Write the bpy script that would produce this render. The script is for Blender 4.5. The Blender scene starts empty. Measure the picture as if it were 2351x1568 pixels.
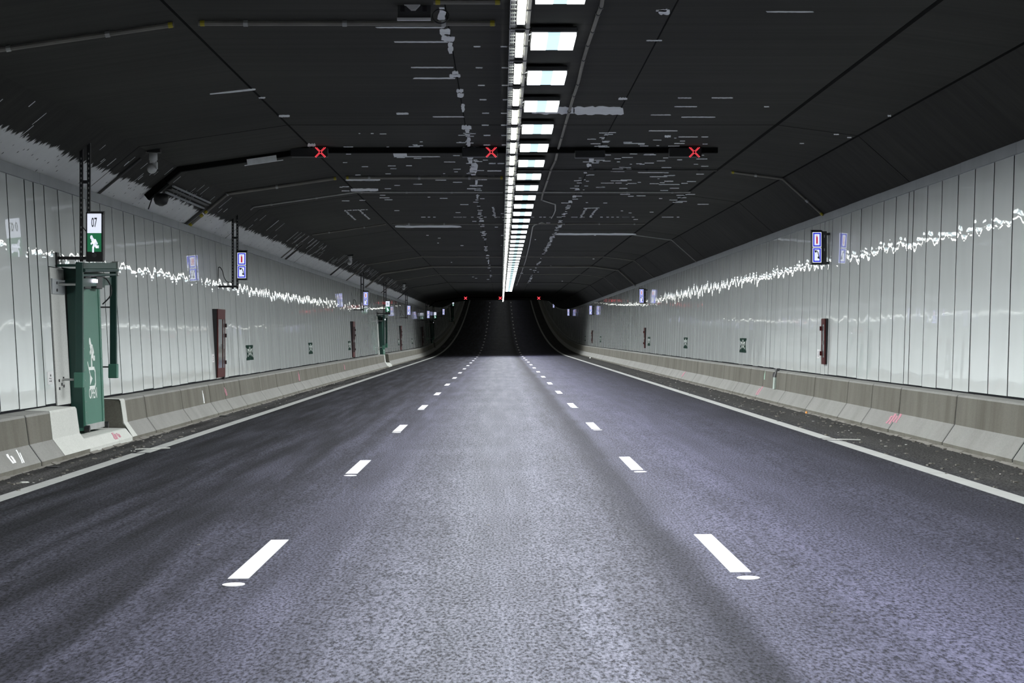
import bpy, math, random
from mathutils import Vector
SC = bpy.context.scene
COL = SC.collection
random.seed(7)

# ------------------------------------------------------------------ camera, world, exposure
F = 5250.0                      # focal length in pixels of the 2351 px wide frame
cam_d = bpy.data.cameras.new('camera'); cam = bpy.data.objects.new('camera', cam_d); COL.objects.link(cam)
cam.location = (0, 0, 1.68); cam.rotation_euler = (math.pi / 2, 0, 0)
cam_d.sensor_width = 36.0; cam_d.lens = F / 2351 * 36.0
cam_d.shift_x = 25.5 / 2351; cam_d.shift_y = -15.0 / 2351
cam_d.clip_start = 0.1; cam_d.clip_end = 1000
SC.camera = cam
wd = bpy.data.worlds.new('night'); SC.world = wd; wd.use_nodes = True
wd.node_tree.nodes['Background'].inputs[0].default_value = (0.5, 0.55, 0.6, 1)
wd.node_tree.nodes['Background'].inputs[1].default_value = 0.006
SC.view_settings.view_transform = 'Standard'; SC.view_settings.look = 'None'
SC.view_settings.gamma = 1.0; SC.view_settings.use_curve_mapping = False
SC.view_settings.exposure = 0.0
SC.cycles.use_denoising = True
SC.cycles.max_bounces = 8; SC.cycles.diffuse_bounces = 4; SC.cycles.glossy_bounces = 3
SC.cycles.sample_clamp_indirect = 6.0
LAMP_W = 440.0                  # output of one counter-beam luminaire
LAMP_SPREAD = math.radians(166) # its cut-off optics
LAMP = 2.5                      # radiance of the lens seen from the side
TUBE = 13.0                      # radiance of the linear lights

# ------------------------------------------------------------------ tunnel geometry
YN, YF = -14.0, 424.0
def R(y): t = max(0.0, y - 172); return .000159 * t * t        # road climbs out of the sag
def C(y): t = max(0.0, y - 208); return .00017 * t * t         # ceiling follows
def road(x, y): return .013 * x + R(y)
CP = [(-6.95, 4.06), (-6.03, 4.82), (-3.54, 5.18), (4.6, 5.18), (5.95, 5.0), (6.87, 4.18)]
def ceil_z(x):
    for (a, b) in zip(CP, CP[1:]):
        if a[0] <= x <= b[0]: return a[1] + (b[1] - a[1]) * (x - a[0]) / (b[0] - a[0])
    return CP[0][1]
WL = ((-6.67, .655), (-6.86, 3.95)); WR = ((6.74, .865), (6.84, 4.10))   # panel foot and head lines
def cpt(px, py):
    """point of the ceiling section seen at a pixel of the photograph -> (X, Y, Z, tangent slope)"""
    dx, dz = px - 1150.0, 769.0 - py
    for (a, b) in zip(CP, CP[1:]):
        ax, az, bx, bz = a[0], a[1] - 1.68, b[0], b[1] - 1.68
        # a + t(b-a) = k*(dx,dz)
        det = (bx - ax) * (-dz) - (bz - az) * (-dx)
        if abs(det) < 1e-9: continue
        t = (-ax * (-dz) + az * (-dx)) / det
        if -1e-6 <= t <= 1 + 1e-6:
            X = ax + t * (bx - ax); Z = az + t * (bz - az)
            Y = F * (Z / dz)
            if Y > 0: return X, Y, Z + 1.68
    return None
def fpt(px, py):
    Y = 1.68 * F / ((py - 769) + .013 * (px - 1150)); X = (px - 1150) * Y / F
    return X, Y, road(X, Y)
ST = [YN] + [0, 20, 40, 60, 80, 100, 120, 140, 160, 172] + [172 + 6 * i for i in range(1, 42)] + [YF]

# ------------------------------------------------------------------ mesh builder
WPOS = {}
def wpos(o): return WPOS.get(o.name, Vector((0, 0, 0))) if o else Vector((0, 0, 0))
class MB:
    def __init__(s): s.v = []; s.f = []
    def add(s, vs, fs):
        n = len(s.v); s.v += [tuple(v) for v in vs]; s.f += [tuple(n + i for i in f) for f in fs]; return s
    def box(s, x0, x1, y0, y1, z0, z1, b=0.0):
        if b <= 0:
            vs = [(x, y, z) for x in (x0, x1) for y in (y0, y1) for z in (z0, z1)]
            return s.add(vs, [(0, 1, 3, 2), (4, 6, 7, 5), (0, 4, 5, 1), (2, 3, 7, 6), (0, 2, 6, 4), (1, 5, 7, 3)])
        def ring(d, z): return [(x0+d, y0, z), (x1-d, y0, z), (x1, y0+d, z), (x1, y1-d, z), (x1-d, y1, z), (x0+d, y1, z), (x0, y1-d, z), (x0, y0+d, z)]
        def inner(z): return [(x0+b, y0+b, z), (x1-b, y0+b, z), (x1-b, y0+b, z), (x1-b, y1-b, z), (x1-b, y1-b, z), (x0+b, y1-b, z), (x0+b, y1-b, z), (x0+b, y0+b, z)]
        r = [ring(b, z0 + b), ring(b, z1 - b)]
        vs = r[0] + r[1]; n = 8
        fs = [(i, (i+1) % n, n + (i+1) % n, n + i) for i in range(n)]
        lo = [(x0+b, y0+b, z0), (x1-b, y0+b, z0), (x1-b, y1-b, z0), (x0+b, y1-b, z0)]
        hi = [(x, y, z1) for (x, y, _) in lo]
        vs += lo + hi
        L, H = 16, 20
        for base, o, fl in ((L, 0, False), (H, 8, True)):
            q = [(base, base+3, base+2, base+1)] if not fl else [(base, base+1, base+2, base+3)]
            m = [(base, base+1, o+1, o+0), (base+1, o+2, o+1), (base+1, base+2, o+3, o+2), (base+2, o+4, o+3), (base+2, base+3, o+5, o+4), (base+3, o+6, o+5), (base+3, base, o+7, o+6), (base, o+0, o+7)]
            if fl: m = [tuple(reversed(k)) for k in m]
            fs += q + m
        return s.add(vs, fs)
    def prism(s, poly, axis_from, axis_to):
        """poly of 3-D points swept from offset to offset"""
        n = len(poly); a, b = Vector(axis_from), Vector(axis_to)
        vs = [Vector(p) + a for p in poly] + [Vector(p) + b for p in poly]
        fs = [(i, (i+1) % n, n + (i+1) % n, n + i) for i in range(n)] + [tuple(range(n-1, -1, -1)), tuple(range(n, 2*n))]
        return s.add(vs, fs)
    def plate(s, poly, fr, t):
        o, u, w, nn = fr
        return s.prism([o + u * p[0] + w * p[1] for p in poly], (0, 0, 0), nn * t)
    def rect(s, x0, y0, x1, y1, fr, t): return s.plate([(x0, y0), (x1, y0), (x1, y1), (x0, y1)], fr, t)
    def disc(s, cx, cy, r, fr, t, n=14, ry=None):
        ry = ry or r
        return s.plate([(cx + r * math.cos(2*math.pi*i/n), cy + ry * math.sin(2*math.pi*i/n)) for i in range(n)], fr, t)
    def stroke(s, pts, wd_, fr, t):
        for (a, b) in zip(pts, pts[1:]):
            d = Vector((b[0]-a[0], b[1]-a[1])); L = d.length
            if L < 1e-9: continue
            d /= L; q = Vector((-d.y, d.x)) * wd_ / 2; e = d * wd_ * .25
            a2 = Vector(a) - e; b2 = Vector(b) + e
            s.plate([tuple(a2 - q), tuple(b2 - q), tuple(b2 + q), tuple(a2 + q)], fr, t)
        return s
    def tube(s, pts, r, n=8):
        pts = [Vector(p) for p in pts]; rings = []; prev = None
        if len(pts) >= 4 and r < .014 and len(pts) < 15:      # slack cables: round the corners off
            q = []
            for i in range(len(pts) - 1):
                a, b, c, d = pts[max(i-1, 0)], pts[i], pts[i+1], pts[min(i+2, len(pts)-1)]
                for k in range(4):
                    t = k / 4; q.append(.5 * ((2*b) + (c-a)*t + (2*a-5*b+4*c-d)*t*t + (3*b-a-3*c+d)*t*t*t))
            pts = q + [pts[-1]]
        for i, p in enumerate(pts):
            d = (pts[min(i+1, len(pts)-1)] - pts[max(i-1, 0)]).normalized()
            ref = Vector((0, 0, 1)) if abs(d.z) < .9 else Vector((1, 0, 0))
            a = d.cross(ref).normalized(); b = d.cross(a).normalized()
            if prev is not None and a.dot(prev) < 0: a = -a; b = -b
            prev = a
            rings.append([p + (a * math.cos(2*math.pi*k/n) + b * math.sin(2*math.pi*k/n)) * r for k in range(n)])
        vs = [v for g in rings for v in g]; fs = []
        for i in range(len(rings) - 1):
            for k in range(n): fs.append((i*n+k, i*n+(k+1) % n, (i+1)*n+(k+1) % n, (i+1)*n+k))
        fs += [tuple(range(n-1, -1, -1)), tuple((len(rings)-1)*n + k for k in range(n))]
        return s.add(vs, fs)
    def bar(s, pts, w, h):
        """rectangular bar along points; w across (mostly y), h height"""
        for (a, b) in zip(pts, pts[1:]):
            a, b = Vector(a), Vector(b); d = (b - a).normalized()
            ref = Vector((0, 1, 0)) if abs(d.y) < .9 else Vector((1, 0, 0))
            n = d.cross(ref).normalized(); q = n.cross(d).normalized() * w / 2; n = n * h / 2
            s.prism([a - q - n, a + q - n, a + q + n, a - q + n], (0, 0, 0), b - a)
        return s
    def lathe(s, prof, c, n=20):
        c = Vector(c); vs = []; fs = []
        for (r, z) in prof:
            for k in range(n): vs.append(c + Vector((r*math.cos(2*math.pi*k/n), r*math.sin(2*math.pi*k/n), z)))
        for i in range(len(prof)-1):
            for k in range(n): fs.append((i*n+k, i*n+(k+1) % n, (i+1)*n+(k+1) % n, (i+1)*n+k))
        fs += [tuple(range(n-1, -1, -1)), tuple((len(prof)-1)*n + k for k in range(n))]
        return s.add(vs, fs)
    def loft(s, sec, ys):
        rings = [[(x, y, z) for (x, z) in sec(y)] for y in ys]; n = len(rings[0])
        vs = [v for g in rings for v in g]; fs = []
        for i in range(len(rings)-1):
            for k in range(n): fs.append((i*n+k, (i+1)*n+k, (i+1)*n+(k+1) % n, i*n+(k+1) % n))
        fs += [tuple(range(n)), tuple((len(rings)-1)*n + k for k in range(n-1, -1, -1))]
        return s.add(vs, fs)
    def build(s, name, mat, parent=None, smooth=False, normals=True):
        o = wpos(parent)
        me = bpy.data.meshes.new(name)
        me.from_pydata([(v[0]-o.x, v[1]-o.y, v[2]-o.z) for v in s.v], [], s.f)
        if normals:
            import bmesh
            bm = bmesh.new(); bm.from_mesh(me); bmesh.ops.recalc_face_normals(bm, faces=bm.faces); bm.to_mesh(me); bm.free()
        me.materials.append(mat); me.update()
        if smooth:
            for p in me.polygons: p.use_smooth = True
        ob = bpy.data.objects.new(name, me); COL.objects.link(ob)
        if parent: ob.parent = parent
        WPOS[ob.name] = o.copy()
        return ob
def tag(o, label=None, cat=None, group=None, kind=None):
    if label: o['label'] = label
    if cat: o['category'] = cat
    if group: o['group'] = group
    if kind: o['kind'] = kind
    return o
def thing(name, loc, label, cat, group=None):
    o = bpy.data.objects.new(name, None); COL.objects.link(o); o.location = loc; o.empty_display_size = .2
    WPOS[o.name] = Vector(loc)
    return tag(o, label, cat, group)
def kids(o): return [c for c in ALLKIDS(o)]
def ALLKIDS(o): return list(o.children)
def dup(root, loc, label=None, skip=()):
    r = root.copy(); COL.objects.link(r); r.location = loc; WPOS[r.name] = Vector(loc)
    if label: r['label'] = label
    for ch in root.children:
        if ch.name.split('.')[0] in skip: continue
        c = ch.copy(); COL.objects.link(c); c.parent = r; WPOS[c.name] = Vector(loc)
        for g in ch.children:
            d = g.copy(); COL.objects.link(d); d.parent = c; WPOS[d.name] = Vector(loc)
    return r
ORD = ['first', 'second', 'third', 'fourth', 'fifth', 'sixth', 'seventh', 'eighth', 'ninth', 'tenth', 'eleventh', 'twelfth',
       'thirteenth', 'fourteenth', 'fifteenth', 'sixteenth', 'seventeenth', 'eighteenth', 'nineteenth', 'twentieth']
TENS = {20: 'twenty', 30: 'thirty', 40: 'forty', 50: 'fifty', 60: 'sixty', 70: 'seventy'}
def ordn(i):
    if i < 20: return ORD[i]
    n = i + 1
    if n % 10 == 0: return TENS[n].replace('y', 'ieth')
    return TENS[n // 10 * 10] + '-' + ORD[n % 10 - 1]

# ------------------------------------------------------------------ materials
class NT:
    def __init__(s, name):
        s.m = bpy.data.materials.new(name); s.m.use_nodes = True; s.t = s.m.node_tree; s.b = s.t.nodes['Principled BSDF']
    def n(s, typ, **kw):
        d = s.t.nodes.new(typ)
        for k, v in kw.items():
            if k.startswith('i_'): d.inputs[k[2:].replace('_', ' ')].default_value = v
            else: setattr(d, k, v)
        return d
    def l(s, a, b): s.t.links.new(a, b)
    def mapping(s, scale, src='Object'):
        tc = s.n('ShaderNodeTexCoord'); mp = s.n('ShaderNodeMapping'); mp.inputs['Scale'].default_value = scale
        s.l(tc.outputs[src], mp.inputs['Vector']); return mp.outputs[0]
    def rnd(s, vec, k=37.0):
        oi = s.n('ShaderNodeObjectInfo'); mu = s.n('ShaderNodeMath', operation='MULTIPLY'); mu.inputs[1].default_value = k
        s.l(oi.outputs['Random'], mu.inputs[0]); ad = s.n('ShaderNodeVectorMath', operation='ADD')
        s.l(vec, ad.inputs[0]); s.l(mu.outputs[0], ad.inputs[1]); return ad.outputs[0]
    def noise(s, vec, scale, detail=3, rough=.55):
        d = s.n('ShaderNodeTexNoise'); d.inputs['Scale'].default_value = scale; d.inputs['Detail'].default_value = detail; d.inputs['Roughness'].default_value = rough
        if vec is not None: s.l(vec, d.inputs['Vector'])
        return d.outputs['Fac']
    def ramp(s, fac, stops, interp='LINEAR'):
        r = s.n('ShaderNodeValToRGB'); cr = r.color_ramp; cr.interpolation = interp
        while len(cr.elements) < len(stops): cr.elements.new(.5)
        for e, (p, c) in zip(cr.elements, stops):
            e.position = p; e.color = (c[0], c[1], c[2], 1) if isinstance(c, (tuple, list)) else (c, c, c, 1)
        s.l(fac, r.inputs['Fac']); return r.outputs['Color']
    def mix(s, fac, a, b, blend='MIX'):
        d = s.n('ShaderNodeMix', data_type='RGBA', blend_type=blend)
        for k, x in ((0, fac), (6, a), (7, b)):
            if isinstance(x, (int, float)): d.inputs[k].default_value = x
            elif isinstance(x, tuple): d.inputs[k].default_value = (*x, 1)
            else: s.l(x, d.inputs[k])
        return d.outputs[2]
    def math(s, op, a, b=None, c=None):
        d = s.n('ShaderNodeMath', operation=op)
        for k, x in enumerate((a, b, c)):
            if x is None: continue
            if isinstance(x, (int, float)): d.inputs[k].default_value = x
            else: s.l(x, d.inputs[k])
        return d.outputs[0]
    def bump(s, h, dist, strength=1.0, to='Normal'):
        b = s.n('ShaderNodeBump'); b.inputs['Strength'].default_value = strength; b.inputs['Distance'].default_value = dist
        s.l(h, b.inputs['Height']); s.l(b.outputs[0], s.b.inputs[to]); return b.outputs[0]
    def col(s, c):
        if isinstance(c, tuple): s.b.inputs['Base Color'].default_value = (*c, 1)
        else: s.l(c, s.b.inputs['Base Color'])
    def set(s, **kw):
        for k, v in kw.items(): s.b.inputs[k.replace('_', ' ')].default_value = v
        return s
def simple(name, c, rough=.5, metal=0.0, var=.25, scale=6.0, spec=.5):
    k = NT(name); v = k.mapping((1, 1, 1)); nz = k.noise(v, scale, 4)
    k.col(k.mix(nz, tuple(x * (1 - var) for x in c), tuple(min(1, x * (1 + var)) for x in c)))
    k.set(Roughness=rough, Metallic=metal, **{'Specular IOR Level': spec}); return k.m
def emit(name, c, strength):
    k = NT(name); k.set(Roughness=.4); v = k.mapping((1, 1, 1)); nz = k.noise(v, 3.0, 1)
    k.col(tuple(min(.8, x) * .6 for x in c))
    k.b.inputs['Emission Color'].default_value = (*c, 1); k.b.inputs['Emission Strength'].default_value = strength
    return k.m

# --- asphalt
def asphalt():
    k = NT('asphalt'); tc = k.n('ShaderNodeTexCoord'); ob = tc.outputs['Object']
    sx = k.n('ShaderNodeSeparateXYZ'); k.l(ob, sx.inputs[0]); X = sx.outputs['X']
    grain = k.noise(k.mapping((1, .26, 1)), 52, 2, .6); fine = k.noise(k.mapping((1, .3, 1)), 150, 2, .6)
    g = k.math('ADD', k.math('MULTIPLY', grain, .75), k.math('MULTIPLY', fine, .25))
    speck = k.ramp(g, [(.38, .20), (.46, .72), (.52, 1.06), (.62, 1.5)])
    st = k.noise(k.mapping((3.6, .12, 1)), 1.0, 5, .62)
    st2 = k.noise(k.mapping((.5, .28, 1)), 1.0, 3)
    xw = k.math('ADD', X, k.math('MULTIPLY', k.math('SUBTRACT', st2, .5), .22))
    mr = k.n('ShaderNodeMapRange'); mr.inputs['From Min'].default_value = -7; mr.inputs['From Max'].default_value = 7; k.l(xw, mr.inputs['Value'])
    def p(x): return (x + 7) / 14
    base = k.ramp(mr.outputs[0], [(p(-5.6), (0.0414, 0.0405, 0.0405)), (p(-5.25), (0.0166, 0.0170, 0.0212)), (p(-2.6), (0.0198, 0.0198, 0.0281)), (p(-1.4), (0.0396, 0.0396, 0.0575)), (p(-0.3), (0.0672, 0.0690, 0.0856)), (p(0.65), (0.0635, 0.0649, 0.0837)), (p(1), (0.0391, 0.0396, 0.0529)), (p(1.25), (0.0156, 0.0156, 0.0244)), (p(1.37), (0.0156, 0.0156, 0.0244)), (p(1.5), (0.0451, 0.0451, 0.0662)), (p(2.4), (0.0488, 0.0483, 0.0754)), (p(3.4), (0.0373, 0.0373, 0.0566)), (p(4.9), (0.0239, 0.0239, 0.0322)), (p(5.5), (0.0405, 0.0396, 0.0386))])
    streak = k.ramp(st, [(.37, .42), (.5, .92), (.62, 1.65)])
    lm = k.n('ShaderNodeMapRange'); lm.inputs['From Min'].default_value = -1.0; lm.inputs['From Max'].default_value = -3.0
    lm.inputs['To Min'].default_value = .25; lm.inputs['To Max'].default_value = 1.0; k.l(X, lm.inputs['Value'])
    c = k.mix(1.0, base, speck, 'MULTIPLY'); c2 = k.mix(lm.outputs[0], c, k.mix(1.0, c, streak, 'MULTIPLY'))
    blot = k.ramp(st2, [(.3, .86), (.7, 1.12)])
    k.col(k.mix(1.0, c2, blot, 'MULTIPLY'))
    k.bump(g, .006, .55)
    k.l(k.ramp(grain, [(.3, .85), (.7, .68)]), k.b.inputs['Roughness'])
    k.set(**{'Specular IOR Level': .06}); return k.m
# --- ceiling: black painted concrete, bare pale band low on the left haunch
def ceiling_mat():
    k = NT('ceiling_concrete'); tc = k.n('ShaderNodeTexCoord'); ob = tc.outputs['Object']
    sx = k.n('ShaderNodeSeparateXYZ'); k.l(ob, sx.inputs[0])
    board = k.noise(k.mapping((.12, 3.2, 1)), 1.0, 6, .65)
    big = k.noise(k.mapping((.25, .12, .3)), 1.0, 3)
    paint = k.mix(board, (.010, .010, .0086), (.056, .0555, .048))
    paint = k.mix(1.0, paint, k.ramp(big, [(.3, .7), (.7, 1.25)]), 'MULTIPLY')
    jag = k.noise(k.mapping((.6, 4.2, .6)), 1.0, 5, .7); wave = k.noise(k.mapping((0, .35, 0)), 1.0, 2)
    edge = k.math('ADD', k.math('MULTIPLY', k.math('SUBTRACT', jag, .5), .34), k.math('MULTIPLY', k.math('SUBTRACT', wave, .5), .12))
    xe = k.math('ADD', sx.outputs['X'], edge)
    mr = k.n('ShaderNodeMapRange'); mr.inputs['From Min'].default_value = -6.53; mr.inputs['From Max'].default_value = -6.56; k.l(xe, mr.inputs['Value'])
    cn = k.noise(ob, 1.6, 5); conc = k.mix(cn, (.74, .75, .74), (.93, .94, .93))
    vo = k.n('ShaderNodeTexVoronoi'); vo.inputs['Scale'].default_value = 5.5; k.l(ob, vo.inputs['Vector'])
    pit = k.ramp(vo.outputs['Distance'], [(.10, .12), (.15, 1.0)])
    conc = k.mix(1.0, conc, pit, 'MULTIPLY')
    k.col(k.mix(mr.outputs[0], paint, conc)); k.set(Roughness=.8, **{'Specular IOR Level': .15}); k.bump(board, .008, .5); return k.m
def bare_mat():
    k = NT('bare_concrete'); v = k.mapping((1.5, 6, 1)); nz = k.noise(v, 2.0, 6, .7)
    k.col(k.ramp(nz, [(.3, (.74, .76, .77)), (.6, (.93, .95, .96))])); k.set(Roughness=.8); return k.m
# --- enamelled wall panel
def panel_mat():
    k = NT('enamel_panel'); tc = k.n('ShaderNodeTexCoord'); v = k.rnd(tc.outputs['Object'], 53.0)
    w = k.noise(k.rnd(k.mapping((1, 1.15, .75)), 53.0), 1.0, 1.2, .45)
    d = k.noise(v, .9, 4)
    k.col(k.mix(d, (.70, .745, .735), (.76, .80, .79))); k.set(Roughness=.30)
    k.b.inputs['Specular IOR Level'].default_value = .4
    b = k.n('ShaderNodeBump'); b.inputs['Strength'].default_value = 1.0; b.inputs['Distance'].default_value = .0095; k.l(w, b.inputs['Height'])
    k.l(b.outputs[0], k.b.inputs['Coat Normal'])
    k.set(**{'Coat Weight': 1.0, 'Coat Roughness': .012, 'Coat IOR': 1.39}); return k.m
def concrete(name, lo, hi, streaks=True):
    k = NT(name); tc = k.n('ShaderNodeTexCoord'); v = k.rnd(tc.outputs['Object'])
    a = k.noise(v, 1.1, 6, .6); s_ = k.noise(k.rnd(k.mapping((1.8, 1.8, .3))), 1.0, 4, .6); f = k.noise(v, 45, 3)
    c = k.mix(a, lo, hi)
    if streaks:
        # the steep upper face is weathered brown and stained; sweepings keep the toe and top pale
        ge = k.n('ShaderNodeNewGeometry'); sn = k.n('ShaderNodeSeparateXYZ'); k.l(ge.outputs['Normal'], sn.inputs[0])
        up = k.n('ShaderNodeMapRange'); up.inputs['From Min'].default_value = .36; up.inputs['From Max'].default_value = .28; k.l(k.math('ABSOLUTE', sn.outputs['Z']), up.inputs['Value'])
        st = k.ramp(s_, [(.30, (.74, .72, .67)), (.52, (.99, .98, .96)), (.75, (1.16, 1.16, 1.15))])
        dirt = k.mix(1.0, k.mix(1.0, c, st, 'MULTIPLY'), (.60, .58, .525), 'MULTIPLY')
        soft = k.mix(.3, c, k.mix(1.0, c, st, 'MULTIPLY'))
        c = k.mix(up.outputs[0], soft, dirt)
    c = k.mix(1.0, c, k.ramp(f, [(.3, .88), (.6, 1.06)]), 'MULTIPLY')
    k.col(c); k.set(Roughness=.85, **{'Specular IOR Level': .2}); k.bump(f, .003, .5); return k.m
M = {}
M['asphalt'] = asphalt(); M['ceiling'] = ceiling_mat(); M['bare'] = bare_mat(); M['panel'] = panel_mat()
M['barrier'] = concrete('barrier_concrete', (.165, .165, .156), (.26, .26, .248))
M['mortar'] = concrete('repair_mortar', (.41, .42, .395), (.53, .54, .51), False)
M['jamb'] = concrete('jamb_concrete', (.42, .43, .41), (.55, .56, .54), False)
M['grit'] = concrete('grit', (.13, .125, .11), (.22, .21, .19), False)
M['joint'] = simple('joint_dark', (.014, .015, .017), .95, 0, .25, 6, .03)
M['coping'] = simple('coping_metal', (.34, .36, .37), .6, .0, .2, 1.5)
M['white_paint'] = simple('road_paint', (.45, .45, .47), .55, 0, .10, 5)
M['dirty_paint'] = simple('worn_road_paint', (.33, .335, .325), .6, 0, .22, 2.5)
M['black'] = simple('black_steel', (.012, .012, .013), .45, 0, .3)
M['dark_grey'] = simple('dark_steel', (.045, .045, .047), .5, 0, .3)
M['duct'] = simple('black_duct', (.008, .008, .0075), .9, 0, .3, 6, .03)
M['grey_pipe'] = simple('grey_conduit', (.22, .21, .19), .6, 0, .3, 3, .2)
M['pale_pipe'] = simple('pale_conduit', (.42, .42, .41), .55, 0, .35, 5)
M['dark_pipe'] = simple('dark_conduit', (.07, .07, .066), .5, 0, .3, 3)
M['yellow'] = simple('yellow_tape', (.45, .38, .03), .6)
M['zinc'] = simple('galvanised_steel', (.46, .47, .46), .45, .6, .2, 8)
M['tray_edge'] = simple('tray_edge_strip', (.62, .60, .52), .5, 0, .15, 4)
M['white_plastic'] = simple('white_plastic', (.62, .62, .62), .4, 0, .08, 5)
M['green'] = simple('green_enamel', (.052, .165, .118), .42, 0, .12, 3)
M['dark_green'] = simple('dark_green_steel', (.012, .048, .038), .4, 0, .25, 3)
M['white_mark'] = simple('white_marking', (.74, .78, .75), .5, 0, .12, 9)
M['red_steel'] = simple('dark_red_steel', (.062, .010, .010), .55, 0, .2, 4, .15)
M['green_sign'] = simple('dark_green_sign', (.004, .022, .015), .8, 0, .15, 9, .05)
M['sign_ink'] = simple('black_print', (.02, .02, .022), .5)
M['pink'] = simple('pink_spray', (.42, .17, .215), .8, 0, .3, 14)
M['pale_green'] = simple('pale_green_spray', (.30, .46, .36), .8, 0, .3, 14)
M['wood'] = simple('weathered_plank', (.34, .40, .36), .8, 0, .4, 9)
M['orange'] = simple('orange_scrap', (.75, .30, .06), .7)
M['glass_dark'] = simple('cabinet_pane', (.10, .11, .115), .06, 0, .15, 2)
M['lamp'] = emit('lamp_diffuser', (.94, 1.0, 1.0), LAMP)
M['lamp_mid'] = emit('lamp_centre', (.62, .86, .92), 1.1)
M['tube'] = emit('tube_diffuser', (.97, 1.0, .93), TUBE)
M['face_white'] = emit('lit_white', (.80, .85, 1.0), .88)
M['face_green'] = emit('lit_green', (.012, .115, .05), 1.0)
M['face_blue'] = emit('lit_blue', (.022, .03, .56), 1.0)
M['face_red'] = emit('lit_red', (.42, .004, .02), 1.0)
M['face_grey'] = emit('lit_pale_grey', (.66, .72, .92), .95)
M['led_red'] = emit('red_diodes', (1.0, .05, .07), 4.0)
M['glow'] = emit('small_lamp', (.9, .85, 1.0), 6.0)

# ------------------------------------------------------------------ structure: road
mb = MB().loft(lambda y: [(-7.3, road(-7.3, y)), (7.3, road(7.3, y)), (7.3, road(7.3, y) - .5), (-7.3, road(-7.3, y) - .5)], ST)
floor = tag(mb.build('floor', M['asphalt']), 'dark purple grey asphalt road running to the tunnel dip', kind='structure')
def strip(x0, x1, y0, y1, mat, name, parent, t=.004, step=6):
    n = max(1, int(math.ceil((y1 - y0) / step))); ys = [y0 + (y1 - y0) * i / n for i in range(n + 1)]
    return MB().loft(lambda y: [(x0, road(x0, y) + t), (x1, road(x1, y) + t), (x1, road(x1, y) - .01), (x0, road(x0, y) - .01)], ys).build(name, mat, parent)
for (x, y0, y1) in ((5.09, 10, 35.6), (5.09, 35.75, 420), (-5.35, 10, 33.75), (-5.31, 33.95, 45.2), (-5.31, 45.28, 420)):
    strip(x - .10, x + .10, y0, y1, M['dirty_paint'], 'edge_line', floor, .004, 6 if y1 > 172 else 60)
dash_me = None
for side in (-1.835, 1.675):
    for k in range(0, 33):
        y0 = 15.97 if k == 0 else 15.85 + 12.2 * k
        if k == 0:
            strip(side - .073, side + .073, y0, y0 + .95 + .9, M['white_paint'], 'lane_dash', floor)
            strip(side - .073, side + .073, y0 + 1.86, y0 + 3.02, M['white_paint'], 'lane_dash', floor)
        else: strip(side - .073, side + .073, y0, y0 + 3.0, M['white_paint'], 'lane_dash', floor)
        if k < 4:
            yy = y0 - .38; n = 20
            fr = (Vector((side + .012, yy, road(side, yy) - .004)), Vector((1, 0, .013)), Vector((0, 1, 0)), Vector((0, 0, 1)))
            MB().disc(0, 0, .078, fr, .009, n, .115).build('marking_blob', M['white_paint'], floor)
# dirt fillet along both kerbs and loose grit
for (xa, xb) in ((-6.12, -5.98), (6.16, 6.30)):
    mb = MB(); y = 10.0; zs = 1 if xa < 0 else -1
    while y < 120:
        y2 = y + random.uniform(.25, .7); w = random.uniform(.4, 1.0)
        a, b = (xa, xa + .13 * w) if xa < 0 else (xb, xb - .13 * w)
        z = road(a, y); hgt = random.uniform(.015, .04)
        mb.add([(a, y, z - .01), (b, y, z - .01), (b, y2, z - .01), (a, y2, z - .01), (a, y, z + hgt), (a, y2, z + hgt)], [(0, 3, 2, 1), (0, 1, 4), (3, 5, 2), (1, 2, 5, 4), (0, 4, 5, 3)])
        y = y2
    tag(mb.build('dirt_fillet', M['grit'], floor), kind='stuff')
def grit(n, rnd, mat, name, s0, s1):
    mb = MB()
    for _ in range(n):
        x, y = rnd(); s = random.uniform(s0, s1); z = road(x, y); a = random.uniform(0, 3.14); l = s * random.uniform(.8, 2.4)
        u = Vector((math.cos(a), math.sin(a), 0)) * l / 2; w = Vector((-math.sin(a), math.cos(a), 0)) * s / 2; c = Vector((x, y, z - .002))
        mb.prism([c - u - w, c + u - w, c + u * .8 + w, c - u * .7 + w], (0, 0, 0), (0, 0, s * .5))
    return tag(mb.build(name, mat, floor), kind='stuff')
def yy_(a, b): return a * (b / a) ** random.random()
grit(520, lambda: (random.uniform(5.15, 6.2) if random.random() < .6 else random.uniform(-6.05, -5.4), yy_(18, 110)), M['grit'], 'loose_grit', .012, .04)
grit(50, lambda: (random.uniform(5.3, 6.2) if random.random() < .6 else random.uniform(-6.05, -5.5), yy_(20, 90)), M['mortar'], 'mortar_crumbs', .010, .025)
grit(60, lambda: (random.uniform(-5, 5), yy_(12, 80)), M['grit'], 'pale_specks', .005, .013)
def floor_bar(p, q, r, mat, name):
    a, b = fpt(*p), fpt(*q); return MB().tube([(a[0], a[1], a[2] + r), (b[0], b[1], b[2] + r)], r, 6).build(name, mat)

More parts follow.
